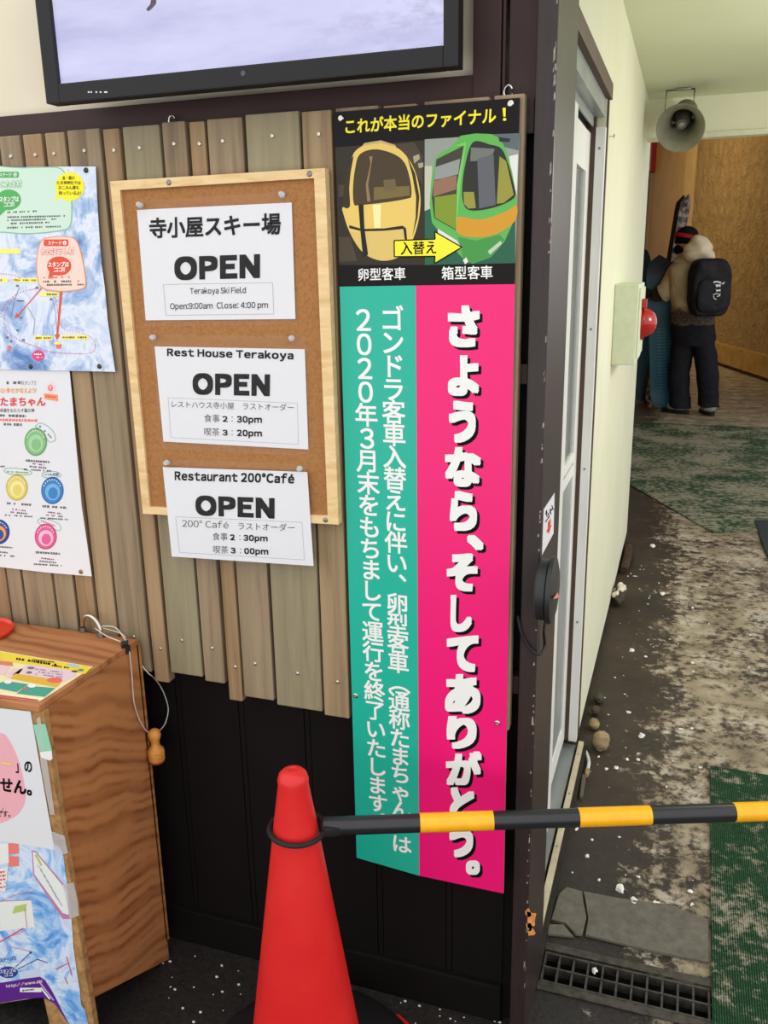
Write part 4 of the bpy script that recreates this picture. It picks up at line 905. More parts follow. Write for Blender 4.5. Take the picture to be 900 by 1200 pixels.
F2.poly([(0, 478), (150, 470), (168, 600), (100, 605), (0, 618)], pc('map_paper', (236, 238, 232)), 1); F2.line([(0, 474), (156, 468)], 3, pc('map_rose', (214, 120, 150)), 2)
F2.poly([(70, 500), (128, 486), (126, 520), (60, 534)], pc('map_lime', (186, 206, 110)), 2)
F2.line([(0, 670), (112, 604)], 6, pc('map_pink_line', (224, 70, 120)), 3); F2.line([(120, 510), (130, 600)], 3, pc('map_rose', (214, 120, 150)), 3)
for q in ([(40, 690), (150, 716)], [(30, 460), (90, 440), (160, 430)], [(60, 640), (110, 620)]): F2.line(q, 3, pc('map_rose', (214, 120, 150)), 2)
NV = pc('map_navy', (44, 62, 150))
F2.ell((40, 815), 46, 28, NV, 2); F2.text('スタンプは', (2, 820), (78, 812), (0, 802), M_white, 3, .02); F2.text('ココ', (22, 836), (62, 832), (20, 820), M_white, 3, .02); F2.text('ステージ3', (0, 768), (76, 756), (0, 748), NV, 3, .03); F2.dashes((0, 785), (100, 772), 12, M_white, 3, 131)
F2.line([(75, 790), (148, 720)], 4, NV, 3); F2.line([(86, 800), (180, 752), (230, 770)], 4, NV, 3); F2.ell((148, 720), 6, 6, NV, 3)
for q in ([(270, 800), (330, 770)], [(320, 740), (345, 830)], [(310, 840), (325, 870)]): F2.line(q, 5, pc('map_pink_line', (224, 70, 120)), 2)
F2.poly([(90, 815), (190, 795), (200, 830), (96, 850)], pc('map_haze', (206, 216, 236)), 1)
F2.finish(mp2)
gt = Sheet(FS.p+FN*.003, FN, (0, 700), KC)
gr = empty('masking_tape', gt.pt((200, 700)), 'mint green tape holding the white poster corner to the desk edge', 'tape')
slab('tape_strip', gt, [(158, 612), (216, 606), (248, 735), (205, 745), (190, 742)], .0005, pc('mint_tape', (150, 212, 178)), gr)
gt.poly([(190, 742), (248, 735), (252, 775), (238, 782), (198, 768)], M_white, 1, 'white_end'); gt.finish(gr)
g2 = Sheet(FS.p+FN*.0032, FN, (0, 940), KC)
for i, (q, l) in enumerate((([(245, 140), (308, 160), (326, 245), (272, 258), (258, 230)], 'clear tape at the right edge of the pink circle poster'), ([(300, 395), (352, 385), (372, 470), (378, 545), (336, 560)], 'clear tape at the right edge of the route map poster'), ([(192, -410), (232, -150), (262, 60), (240, 60), (196, -170), (176, -400)], 'long clear tape beside the white poster on the desk front'))):
    o = slab('clear_tape', g2, q, .0003, M_tape); tag(o, l, 'tape', 'clear tapes on the desk front')

# ================================================================== CONE, WEIGHT, BAR
CX, CY = -.569, -.291
cone = empty('traffic_cone', (CX, CY, 0), 'red traffic cone holding one end of the striped bar', 'cone')
def rz(z): return .0255+(.68-z)*.1383
bm = B(); lathe(bm, [(rz(.02)+.004, .016), (rz(.03), .03), (rz(.3), .3), (rz(.6), .6), (rz(.678), .672), (.0262, .682), (.0235, .692), (.0175, .698), (.0085, .7005), (.0075, .6985), (.001, .6985)], (CX, CY, 0), (0, 0, 1), 56)
obj('cone_body', bm, M_red, cone, smooth=30)
bm = B(); hc = [(CX+.246*math.cos(a+d_), CY+.246*math.sin(a+d_), .001) for a in (math.radians(60.6+90*k) for k in range(4)) for d_ in (-.06, .06)]
prism(bm, hc, (0, 0, .015), bev=.004); o = obj('cone_foot', bm, M_red, cone)
bm = B(); lathe(bm, [(rz(.03)+.012, .0175), (.216, .0175), (.224, .024), (.223, .040), (.212, .056), (.175, .080), (rz(.11)+.012, .112), (rz(.11)+.006, .108), (rz(.03)+.012, .0175)], (CX, CY, 0), (0, 0, 1), 56, caps=False)
tag(obj('cone_weight', bm, M_rubber, smooth=35), 'black rubber weight ring around the foot of the red cone', 'weight')
ZB = .588
ba = onZ(385, 968, ZB); bb_ = onZ(900, 950.5, ZB); bd = (bb_-ba).normalized()
bar = empty('barrier_bar', (CX, CY, ZB), 'black and yellow striped bar hooked over the red cone, crossing in front of the post', 'barrier bar')
marks = [(385, 968), (492, 965), (578, 962), (678, 959), (763, 957), (860, 952.5)]
ts = [(onZ(a, b, ZB)-ba).dot(bd) for a, b in marks]
ts += [ts[-1]+.13, ts[-1]+.13+.153, ts[-1]+.13+.153+.13, ts[-1]+.13*2+.153*2, ts[-1]+.13*2+.153*3, ts[-1]+.13*3+.153*3, ts[-1]+.13*3+.153*4, ts[-1]+.13*4+.153*4]
RB = .0158
bm = B(); lathe(bm, [(RB*.8, -.012), (RB*1.02, -.008), (RB*1.02, .02), (RB, .021), (RB, ts[-1]), (RB*.8, ts[-1]+.004)], ba, bd, 28); obj('bar_tube', bm, M_barblack, bar, smooth=35)
for i in range(1, len(ts)-1, 2):
    bm = B(); lathe(bm, [(RB*.99, ts[i]), (RB+.0006, ts[i]+.0003), (RB+.0006, ts[i+1]-.0003), (RB*.99, ts[i+1])], ba, bd, 28, caps=False); obj('yellow_band', bm, M_baryellow, bar, smooth=35)
def ringend(cx, cy, d, zz=ZB):
    bm = B(); c = Vector((cx, cy, zz)); r = rz(zz)+.0085
    tube(bm, [c+Vector((r*math.cos(a), r*math.sin(a), -.002*math.cos(a))) for a in [k*math.pi/20 for k in range(40)]], .0045, 10, closed=True)
    p0 = c+d*(r-.001)
    n_ = Vector((-d.y, d.x, 0))
    prism(bm, [p0+n_*.020-Vector((0, 0, .006)), p0-n_*.020-Vector((0, 0, .006)), p0-n_*.013+d*.028-Vector((0, 0, .010)), p0+n_*.013+d*.028-Vector((0, 0, .010))], (0, 0, .016), bev=.002)
    return obj('end_ring', bm, M_rubber, bar, smooth=35)
ringend(CX+.003, CY, bd)
# far end of the bar rests on a second cone outside the frame
ec = ba+bd*(ts[-1]+.075)
cone2 = cone.copy(); COL.objects.link(cone2); cone2.location = (ec.x, ec.y, 0); tag(cone2, 'second red cone beyond the right edge of the photo carrying the far bar end', 'cone')
for ch in list(cone.children):
    d = ch.copy(); COL.objects.link(d); d.parent = cone2
ringend(ec.x, ec.y, -bd)

# ================================================================== THINGS ON THE POST AND THE CORRIDOR WALL
PX_ = -.206
dc = onX(651.5, 692, PX_+.030); dtop = onX(652, 656, PX_+.030); rd = (dtop.z-dc.z)*1.0
dev = empty('round_door_sensor', (PX_, dc.y, dc.z), 'black round device with a small pink arrow on the side of the corner post', 'sensor')
bm = B(); lathe(bm, [(rd*.86, .0005), (rd*.9, .003), (rd*.9, .017), (rd*.84, .019)], (PX_, dc.y, dc.z), (1, 0, 0), 40); obj('base', bm, M_plasticblack, dev, smooth=35)
bm = B(); lathe(bm, [(rd*.84, .0192), (rd*.99, .0195), (rd, .022), (rd*.97, .027), (rd*.7, .031), (.001, .0325)], (PX_, dc.y, dc.z), (1, 0, 0), 40); obj('cover', bm, M_plasticblack, dev, smooth=35)
sh = Sheet((PX_+.0335, 0, 0), (1, 0, 0)); sh.poly([(648, 702), (656, 700), (653, 694)], pc('arrow_pink', (236, 130, 120)), 1, 'arrow_mark'); sh.finish(dev)
c1 = [onX(640, 724, PX_+.006), onX(637.5, 740, PX_+.007), onX(638, 757, PX_+.007)]
c2 = [onY(632, 767, -.056), onY(621, 760, -.056), onY(612, 745, -.056), onY(608.5, 731, -.053), onY(607, 722, -.045)]
bm = B(); tube(bm, spline(c1+c2), .0026, 8); obj('cable', bm, M_rubber, dev, smooth=True)
ss = Sheet((PX_+.0006, 0, 0), (1, 0, 0)); sk = [(637.3, 597), (650, 577.5), (648.7, 625), (635.3, 650.5)]
stk = empty('door_sticker', ss.pt(sk[3]), 'white sticker with black handwriting and red down arrow on the post side', 'sticker')
slab('paper', ss, sk, .0004, M_paper, stk)
for q in ([(639.5, 603), (640.5, 598), (641, 606)], [(639, 612), (643.5, 605)], [(642.5, 601), (643.5, 607)], [(644.5, 596), (645.5, 603)], [(644, 601), (647.5, 595)], [(646.5, 592), (648.5, 598)]):
    ss.line(q, 1.1, M_ink, 1, 'handwriting')
ss.poly([(642, 612), (645.5, 607), (645, 616), (646.5, 614.5), (643, 625.5), (640, 622), (641.8, 620)], pc('arrow_red', (222, 60, 50)), 1, 'arrow_mark'); ss.finish(stk)
# alarm box
AY = 1.69; at_ = onY(735, 333, AY).z; ab = onY(733, 428, AY).z; aw = onY(749, 340, AY).x
al = empty('alarm_box', (SW, AY, ab), 'pale green alarm box with a red lamp on the corridor wall', 'alarm')
M_abox = plain('alarm_box_paint', (206, 213, 186), .55, 0, .3, .02)
bm = B(); box(bm, SW+.0005, aw, AY, AY+.36, ab, at_, .004); obj('housing', bm, M_abox, al)
bm = B(); box(bm, aw, aw+.006, AY+.02, AY+.34, ab+.02, at_-.015, .002); obj('door', bm, M_abox, al)
t = NT('red_lamp_plastic'); t.base((176, 24, 22), .2, 0, .6); t.b.inputs['Transmission Weight'].default_value = .2
lz = onY(754, 378, AY+.17).z
bm = B(); lathe(bm, [(.062, .0062), (.062, .016), (.052, .018), (.048, .03), (.034, .05), (.016, .058), (.001, .060)], (aw, AY+.17, lz), (1, 0, 0), 28); obj('red_lamp', bm, t.m, al, smooth=35)
bm = B(); box(bm, aw+.006, aw+.024, AY+.10, AY+.14, lz+.052, lz+.085, .003); obj('push_button', bm, t.m, al)
c = onX(714, 160, SW); bm = B(); tube(bm, [c, c+Vector((.013, 0, 0))], .0016, 8); tube(bm, [c+Vector((.013, 0, -.006)), c+Vector((.0135, 0, 0)), c+Vector((.013, 0, .006))], .0016, 8)
tag(obj('wall_screw', bm, M_steel), 'small steel screw sticking out of the corridor wall beside the door', 'screw')
# horn loudspeaker
HY = 2.86; hc = onY(797.5, 150, HY-.10)
M_horn = plain('horn_grey_green', (128, 126, 108), .55, .1, .4, .06, 18)
hn = empty('horn_speaker', (hc.x, HY, CZ), 'grey horn loudspeaker on a wire bracket under the corridor ceiling', 'loudspeaker')
ax = Vector((-.06, -.88, -.42)).normalized()
hp = [(.030, -.235), (.044, -.232), (.050, -.222), (.050, -.165), (.046, -.155), (.050, -.14), (.056, -.10), (.066, -.05), (.082, -.015), (.097, .0), (.1005, .003), (.0985, .0045), (.080, -.012), (.062, -.045), (.050, -.10), (.044, -.15)]
bm = B(); lathe(bm, hp, hc, ax, 44, caps=False)
e = hc-ax*.235; lathe(bm, [(.001, 0), (.030, 0)], e, ax, 44, caps=False); obj('horn_bell', bm, M_horn, hn, smooth=35)
bm = B(); lathe(bm, [(.0435, -.155), (.040, -.13), (.028, -.09), (.024, -.05), (.020, -.042), (.001, -.040)], hc, ax, 32); obj('throat', bm, plain('horn_throat', (84, 80, 72), .5), hn, smooth=35)
bm = B(); lathe(bm, [(.011, -.0412), (.011, -.036), (.008, -.035), (.008, -.038), (.001, -.038)], hc, ax, 20); obj('throat_screw', bm, M_steel, hn)
bl, br_ = onY(781, 110.5, HY), onY(814, 108.5, HY); zt = CZ-.008
pl, pr = onY(778, 143, HY), onY(811.5, 137, HY)
bm = B(); tube(bm, [pl, Vector((bl.x, HY, zt)), ], .0035, 8); tube(bm, [Vector((bl.x, HY, zt)), Vector((br_.x, HY, zt))], .004, 8); tube(bm, [Vector((br_.x, HY, zt)), pr], .0035, 8)
box(bm, hc.x-.03, hc.x+.03, HY-.012, HY+.012, CZ-.010, CZ-.0005, .002); obj('bracket', bm, M_steel, hn, smooth=35)
for p_, d_ in ((pl, 1), (pr, -1)):
    bm = B(); lathe(bm, [(.011, -.012), (.012, -.004), (.006, 0), (.006, .05)], p_, (d_, .1, -.1), 16); obj('bracket_knob', bm, M_horn, hn, smooth=35)
# far end of the hall
M_redbox = plain('dark_red_box', (150, 26, 34), .5, 0, .4, .05)
c = onst(762, 183, .1); w_ = .085; h_ = onst(762, 165, .1).z-c.z
bm = B(); u = dr
prism(bm, [c+u*w_-Vector((0, 0, h_)), c-u*w_-Vector((0, 0, h_)), c-u*w_+Vector((0, 0, h_)), c+u*w_+Vector((0, 0, h_))], -nr*.1, bev=.01)
hb = obj('fire_bell_box', bm, M_redbox); tag(hb, 'dark red box high on the far hall wall, left of the horn loudspeaker', 'box')
c = onst(757.5, 250, .05); bm = B(); tube(bm, [Vector((c.x, c.y, 0)), Vector((c.x, c.y, HZ-.001))], .035, 10)
tag(obj('drain_pipe', bm, plain('dark_pipe', (46, 38, 30), .6)), 'dark vertical pipe on the hall wall next to the end of the corridor wall', 'pipe')

# ================================================================== FLOOR THINGS
def matslab(name, pts, th, m, label):
    bm = B(); prism(bm, [(p[0], p[1], .0005) for p in pts], (0, 0, th)); return tag(obj(name, bm, m), label, 'mat')
matslab('floor_mat', [(.150, -.9), (.152, .25), (.166, 1.116), (.92, 1.10), (.95, -.9)], .009, M_matnear, 'ribbed green mat with snow, at the right of the drain grating')
matslab('floor_mat', [(-.9, 5.9), (-.288, 4.739), (.227, 3.709), (.461, 3.80), (1.5, 3.9), (1.7, 7.4), (-.9, 7.4)], .008, M_matfar, 'snowy flat green mat further down the corridor in front of the skier')
q = [onZ(a, b, 0) for a, b in ((884, 612), (925, 612), (940, 690), (898, 652))]
matslab('floor_mat', [(p.x, p.y) for p in q], .014, M_matdark, 'dark grey mat corner at the right edge, beside the far green mat')
def fz(*pts): return [onZ(a, b, 0) for a, b in pts]
M_conc = NT('cracked_concrete'); _v = M_conc.coord(); _f = M_conc.noise(_v, 40, 5, .7); M_conc.base(M_conc.ramp(_f, [(.3, (92, 88, 78)), (.7, (118, 113, 102))]), .8, 0, .2); M_conc.bump(_f, .3, .004); M_conc = M_conc.m
def cslab(pts, label):
    bm = B(); prism(bm, [(p.x, p.y, .0006) for p in fz(*pts)], (0, 0, .0065), bev=.0012); return tag(obj('concrete_slab', bm, M_conc), label, 'concrete', 'pieces of the broken concrete slab by the drain')
cslab([(646, 1080), (655, 1050), (664, 1042), (682, 1047), (684, 1062), (687, 1078), (682, 1098), (674, 1097), (663, 1084)], 'broken corner piece of grey concrete between the post and the drain')
cslab([(684, 1047), (735, 1057), (780, 1062), (830, 1080), (830, 1130), (760, 1116), (686, 1098), (690, 1079)], 'large grey concrete slab piece along the drain grating')
cslab([(643, 1086), (660, 1086), (672, 1100), (642, 1097)], 'smallest grey concrete piece beside the foot of the corner post')
# grating
gx0, gx1, gy0, gy1 = DX0+.003, DX1-.003, DY0+.003, DY1-.003
M_grate = plain('rusty_grating', (74, 70, 64), .6, .5, .4, .2, 60)
gt_ = empty('drain_grating', (gx0, gy0, 0), 'dark steel drain grating across the corridor entrance', 'grating')
bm = B()
for a, b in ((gy0, gy0+.006), (gy1-.006, gy1), ((gy0+gy1)/2-.0022, (gy0+gy1)/2+.0022)): box(bm, gx0, gx1, a, b, -.02, .001)
obj('frame', bm, M_grate, gt_)
n_ = int((gx1-gx0)/.0315)
for i in range(n_+1):
    x = gx0+i*.0315
    bm = B(); box(bm, x, x+.0045, gy0+.006, (gy0+gy1)/2-.0022, -.02, .0); box(bm, x, x+.0045, (gy0+gy1)/2+.0022, gy1-.006, -.02, .0); obj('cross_bar', bm, M_grate, gt_)
bm = B(); box(bm, DX0-.0, DX1, DY1+.0005, DY1+.022, .0006, .004, .001); box(bm, DX0, DX1, DY0-.022, DY0-.0005, .0006, .004, .001); obj('rim', bm, M_grate, gt_)
# stones by the wall
M_stone = plain('tan_stone', (150, 130, 98), .85, 0, .2, .16, 40); M_stoned = plain('dark_wet_stone', (64, 58, 48), .7, 0, .3, .2, 40)
def stone(px, py, r, m, label, seed):
    r = tuple(k*1.35 for k in r); c = onZ(px, py, r[2]*.75); bm = B(); ball(bm, c, r, 3, .16, seed); bmesh.ops.smooth_vert(bm, verts=bm.verts, factor=.4, use_axis_x=True, use_axis_y=True, use_axis_z=True)
    zmin = min(v.co.z for v in bm.verts)
    for v in bm.verts: v.co.z -= zmin-.0004
    tag(obj('stone', bm, m, smooth=50), label, 'stone', 'stones along the corridor wall')
stone(704, 870, (.020, .034, .020), M_stone, 'largest tan stone at the foot of the corridor wall', 1)
stone(696, 850, (.013, .018, .013), M_stone, 'pale tan stone just behind the largest one by the wall', 2)
stone(698, 834, (.011, .016, .012), M_stoned, 'small dark stone behind the pale tan one by the wall', 3)
stone(702, 819, (.014, .026, .014), M_stoned, 'dark wet stone furthest back of the stone row by the wall', 4)
stone(726, 700, (.020, .06, .026), M_stoned, 'dark stone capped with snow by the corridor wall', 5)
stone(688, 906, (.006, .016, .008), M_stone, 'tiny tan stone in front of the white hose end', 7)
c = onZ(725, 692, .05); bm = B()
for i in range(9): ball(bm, c+Vector((random.uniform(-.012, .022), random.uniform(-.08, .10), random.uniform(-.008, .012))), (random.uniform(.012, .022), random.uniform(.02, .045), random.uniform(.010, .018)), 2, .2, i)
tag(obj('snow_clump', bm, plain('dirty_snow', (222, 214, 196), .8, 0, .2, .06), smooth=50), 'clump of snow on the dark stone at the wall', 'snow')
a = onZ(737, 640, .02); b = onZ(731, 668, .02)
bm = B(); tube(bm, spline([a, (a+b)/2+Vector((.006, 0, .01)), b]), [.02]*17, 8); tag(obj('wood_scrap', bm, plain('dark_brown_wood', (66, 50, 38), .8, 0, .2, .2, 30)), 'dark brown wood scrap at the wall, behind the snow clump', 'wood')
a, b = onZ(684.5, 908, .010), onZ(680.5, 934, .010); bm = B(); d = (b-a).normalized(); n = Vector((-d.y, d.x, 0))*.006
prism(bm, [a+n-Vector((0, 0, .009)), a-n-Vector((0, 0, .009)), b-n*.6-Vector((0, 0, .009)), b+n-Vector((0, 0, .009))], (0, 0, .012), bev=.002); tag(obj('wood_chip', bm, plain('grey_wood_chip', (92, 84, 72), .8)), 'grey wood chip lying beside the door sill', 'wood')
bm = B(); tube(bm, spline([onZ(681, 874, .012), onZ(687, 882, .014), onZ(690, 893, .012), onZ(688.5, 902, .009)]), .0055, 10); tag(obj('hose_end', bm, plain('white_hose', (196, 200, 194), .5), smooth=True), 'short white curved hose end beside the door jamb', 'hose')
bm = B(); rn = random.Random(11)
for i in range(150):
    x = rn.uniform(-.19, .15) if i < 90 else rn.uniform(-.1, .9); y = rn.uniform(.45, 3.2) if i < 130 else rn.uniform(.22, .45)
    r = rn.choice((.0015, .002, .002, .003, .004, .006)); ball(bm, (x, y, r*.4), (r*rn.uniform(.8, 1.6), r*rn.uniform(.8, 1.6), r*.5), 1, .4, i)
for px, py, r in ((709, 1066-200, .010), (722, 900, .008), (735, 890, .006), (752, 862, .012), (748, 890, .007), (698, 1051, .004), (688, 1003, .006), (702, 1031, .004), (740, 762, .012), (765, 640, .02), (776, 696, .014), (697, 1137, .007), (727, 1042, .012), (743, 1058, .014), (768, 1060, .012)):
    c = onZ(px, py, .001); ball(bm, c, (r*.8, r*1.2, r*.5), 2, .35, px)
for i in range(20):
    c = onZ(rn.uniform(190, 300), rn.uniform(1120, 1200), .001); r = rn.choice((.0015, .002, .003)); ball(bm, c, (r*1.3, r, r*.6), 1, .15, i)
for i in range(22):
    c = onZ(rn.uniform(440, 600), rn.uniform(1165, 1200), .001); r = rn.choice((.0015, .002, .003)); ball(bm, c, (r*1.3, r, r*.6), 1, .15, i)
o = obj('snow_crumbs', bm, plain('snow', (232, 230, 224), .8, 0, .2, .03), smooth=60); tag(o, 'crumbs of snow scattered over the wet floor', 'snow', None, 'stuff')

# ================================================================== PERSON
PY = 8.1
def q(px, py, dy=0.0): return onY(px, py, PY+dy)
def skin(name, verts, edges, mat, parent, sub=2):
    me = bpy.data.meshes.new(name); me.from_pydata([tuple(v[0]) for v in verts], edges, [])
    ob = bpy.data.objects.new(name, me); COL.objects.link(ob)
    md = ob.modifiers.new('skin', 'SKIN'); md.use_smooth_shade = True
    for i, v in enumerate(verts):
        r = v[1]; me.skin_vertices[0].data[i].radius = (r, r) if not isinstance(r, tuple) else r
        me.skin_vertices[0].data[i].use_root = (i == 0)
    sb = ob.modifiers.new('sub', 'SUBSURF'); sb.levels = sub; sb.render_levels = sub
    dg = bpy.context.evaluated_depsgraph_get(); ev = ob.evaluated_get(dg)
    m2 = bpy.data.meshes.new_from_object(ev); bpy.data.objects.remove(ob); m2.name = name
    m2.materials.clear()
    for p in m2.polygons: p.use_smooth = True
    return link(name, m2, mat, parent)
pbase = q(812, 484)
per = empty('person', (pbase.x, PY, 0), 'person seen from behind in beige hooded jacket and black trousers, holding a snowboard upright', 'person')
t = NT('skin_tone'); t.base((206, 160, 130), .55, 0, .3); M_skin = t.m
M_trou = plain('black_trousers', (30, 29, 36), .8, 0, .2, .15, 30)
t = NT('beige_jacket'); sx = t.n('SeparateXYZ'); t.l(t.coord(), sx.inputs[0]); zf = t.math('ADD', sx.outputs[2], t.math('MULTIPLY', t.noise(t.coord(), 14, 3), .10))
f_ = t.noise(t.coord(), 60, 3, .7)
t.base(t.mix(t.ramp(zf, [(.0, (0, 0, 0)), (1.0, (255, 255, 255))]) if 0 else t.math('MULTIPLY', t.math('ADD', zf, -1.09), 14, True), t.ramp(f_, [(.4, (58, 48, 44)), (.6, (110, 96, 86))]), t.ramp(t.noise(t.coord(), 9, 3), [(.3, (206, 184, 146)), (.7, (226, 206, 168))])), .85, 0, .15)
t.bump(t.noise(t.coord(), 9, 4, .6), .5, .04); M_jack = t.m
M_hood = plain('pale_hood_fabric', (238, 222, 192), .85, 0, .15, .05, 14)
M_cuff = plain('patterned_dark_cuff', (66, 52, 46), .85, 0, .15, .35, 60)
M_glove = plain('dark_glove', (52, 42, 38), .8, 0, .2, .2, 50)
M_beanie = plain('black_beanie', (26, 24, 24), .85, 0, .15, .15, 60)
M_goggle = plain('red_strap', (190, 30, 34), .6, 0, .3, .1, 40)
M_shoe = plain('boot_black', (34, 32, 34), .6, 0, .3, .1); M_shoew = plain('boot_white', (206, 202, 196), .6, 0, .3, .04)
head = q(804, 283, .03)
H = [(q(812, 388), .13), (q(811, 362), .11), (q(808, 336, -.01), .12), (q(806, 314), .12), (q(804.5, 302, .01), .055), (head, .088), (head+Vector((.005, 0, .055)), .075), (head+Vector((-.078, .062, -.01)), .018),
     (q(795, 311, .10), .062), (q(780, 341, .06), .048), (q(763, 345, .10), .034),
     (q(820, 312, -.08), .062), (q(826, 338, .10), .05), (q(792, 318, .33), .036),
     (q(802, 398, .03), .095), (q(799, 434, .02), .07), (q(797, 470), .05), (q(790, 479, .04), .04),
     (q(824, 398, -.03), .095), (q(826, 434, -.03), .07), (q(829, 470, -.04), .05), (q(826, 479, -.01), .04)]
E_ = [(0, 1), (1, 2), (2, 3), (3, 4), (4, 5), (5, 6), (5, 7), (3, 8), (8, 9), (9, 10), (3, 11), (11, 12), (12, 13), (0, 14), (14, 15), (15, 16), (16, 17), (0, 18), (18, 19), (19, 20), (20, 21)]
skin('body', H, E_, M_skin, per)
def loft(bm, rings, n=24, e=2.4):
    R_s = []
    for c, rx, ry in rings:
        R_s.append([bm.verts.new(c+Vector((rx*math.copysign(abs(math.cos(a))**(2/e), math.cos(a)), ry*math.copysign(abs(math.sin(a))**(2/e), math.sin(a)), 0))) for a in [k*2*math.pi/n for k in range(n)]])
    for a, b in zip(R_s, R_s[1:]):
        for k in range(n): bm.faces.new((a[k], a[(k+1) % n], b[(k+1) % n], b[k]))
    bm.faces.new(R_s[0]); bm.faces.new(R_s[-1])
def wrinkle(bm, amt, fq):
    bmesh.ops.recalc_face_normals(bm, faces=bm.faces); bm.normal_update()
    for v in bm.verts: v.co += v.normal*amt*(math.sin(v.co.z*fq+v.co.x*fq*.6+1.3*math.sin(v.co.y*fq*.8))+.6*math.sin(v.co.z*fq*2.3-v.co.x*fq*1.4))
bm = B()
for xo, c0 in ((0, ((801, 392, .02, 108), (799.5, 405, .02, 112), (797, 425, .02, 112), (795.5, 437, .02, 112), (795, 450, .01, 108), (796, 462, 0, 104), (797, 470, 0, 104), (797.5, 477, 0, 110))), (1, ((823, 392, -.02, 108), (825, 405, -.02, 112), (827.5, 425, -.02, 110), (829, 437, -.03, 112), (829.5, 450, -.04, 106), (830, 462, -.04, 100), (830.5, 470, -.04, 100), (830.5, 476, -.04, 106)))):
    loft(bm, [(q(x, y, d), r/1000, r/1000*1.05) for x, y, d, r in c0], 20)
loft(bm, [(q(811, 368), .19, .14), (q(811.5, 380), .215, .155), (q(812, 394), .222, .16), (q(812, 404), .20, .14)])
bmesh.ops.subdivide_edges(bm, edges=[e for e in bm.edges], cuts=1, smooth=.4); wrinkle(bm, .006, 34)
obj('trousers', bm, M_trou, per, smooth=True)
bm = B()
loft(bm, [(q(811, 380.5), .212, .165), (q(811, 378), .218, .17), (q(811, 371), .212, .168), (q(811, 360), .20, .16), (q(810, 345), .205, .165), (q(809, 330), .208, .16), (q(808, 318), .20, .14), (q(807, 311), .165, .12), (q(806, 306), .115, .10), (q(805, 301), .075, .075)], 28)
bmesh.ops.subdivide_edges(bm, edges=[e for e in bm.edges], cuts=1, smooth=.4); wrinkle(bm, .007, 30)
tube(bm, spline([q(802, 313, .06), q(796, 317, .08), q(789, 328, .07), q(782, 340, .04), q(775, 345, .05)], 4), [.10]*4+[.105]*4+[.10]*4+[.098]*4+[.075], 14)
tube(bm, spline([q(818, 315, -.04), q(826, 322, -.02), q(828, 338, .10), q(812, 332, .26), q(796, 321, .32)], 4), [.10]*4+[.10]*4+[.095]*4+[.09]*4+[.06], 14)
obj('jacket', bm, M_jack, per, smooth=True)
skin('cuff', [(q(776, 345, .07), .082), (q(769, 346, .09), .074), (q(763, 345, .10), .062)], [(0, 1), (1, 2)], M_cuff, per)
def glove(w, d, up, flip=1):
    """palm, four bent fingers and a thumb"""
    d = d.normalized(); sd = d.cross(up).normalized()*flip; V_ = [(w, .034), (w+d*.045, (.045, .026)), (w+d*.085, (.045, .022))]; Ed = [(0, 1), (1, 2)]
    for k, L_ in enumerate((.062, .072, .068, .052)):
        o_ = w+d*.088+up*(.030-.020*k); b = len(V_)
        V_ += [(o_, .0125), (o_+d*L_*.5+sd*.012, .012), (o_+d*L_*.7+sd*.035, .011)]; Ed += [(2, b), (b, b+1), (b+1, b+2)]
    b = len(V_); V_ += [(w+d*.03+up*.045, .014), (w+d*.065+up*.06+sd*.02, .0125), (w+d*.085+up*.055+sd*.042, .0115)]; Ed += [(1, b), (b, b+1), (b+1, b+2)]
    skin('glove', V_, Ed, M_glove, per, 1)
glove(q(764, 345, .10), Vector((-1, .1, -.02)), Vector((0, 0, 1)), -1)
glove(q(795, 320, .33), Vector((-.7, .05, .75)), Vector((.75, 0, .66)), -1)
# beanie, goggles strap, hood
bm = B(); ball(bm, head+Vector((.004, -.004, .05)), (.112, .118, .098), 3); obj('beanie', bm, M_beanie, per, smooth=True)
bm = B()
for i in range(24): pass
lathe(bm, [(.112, -.020), (.121, -.016), (.122, .016), (.113, .020)], head+Vector((.004, -.004, .045)), (.22, .05, 1), 36, caps=False); obj('goggle_strap', bm, M_goggle, per, smooth=35)
bm = B(); ball(bm, head+Vector((-.068, .075, .012)), (.05, .05, .045), 3); obj('goggle_lens', bm, plain('dark_lens', (24, 22, 26), .15, 0, .6), per, smooth=True)
bm = B(); ball(bm, head+Vector((-.03, .01, -.075)), (.085, .085, .06), 3); obj('neck_warmer', bm, M_beanie, per, smooth=True)
hd = q(818.5, 294, -.12); bm = B(); ball(bm, hd, (.135, .11, .145), 4)
for v in bm.verts:
    p = v.co-hd; v.co += p*(.05*math.sin(p.x*38+p.z*22)+.035*math.sin(p.z*55+p.y*30))
    if p.z < 0: v.co.x += p.z*.25*(-1); v.co += Vector((p.x*.18, 0, 0))
obj('hood', bm, M_hood, per, smooth=True)
bm = B(); ball(bm, q(806, 306, -.01), (.13, .10, .06), 3); obj('collar', bm, M_jack, per, smooth=True)
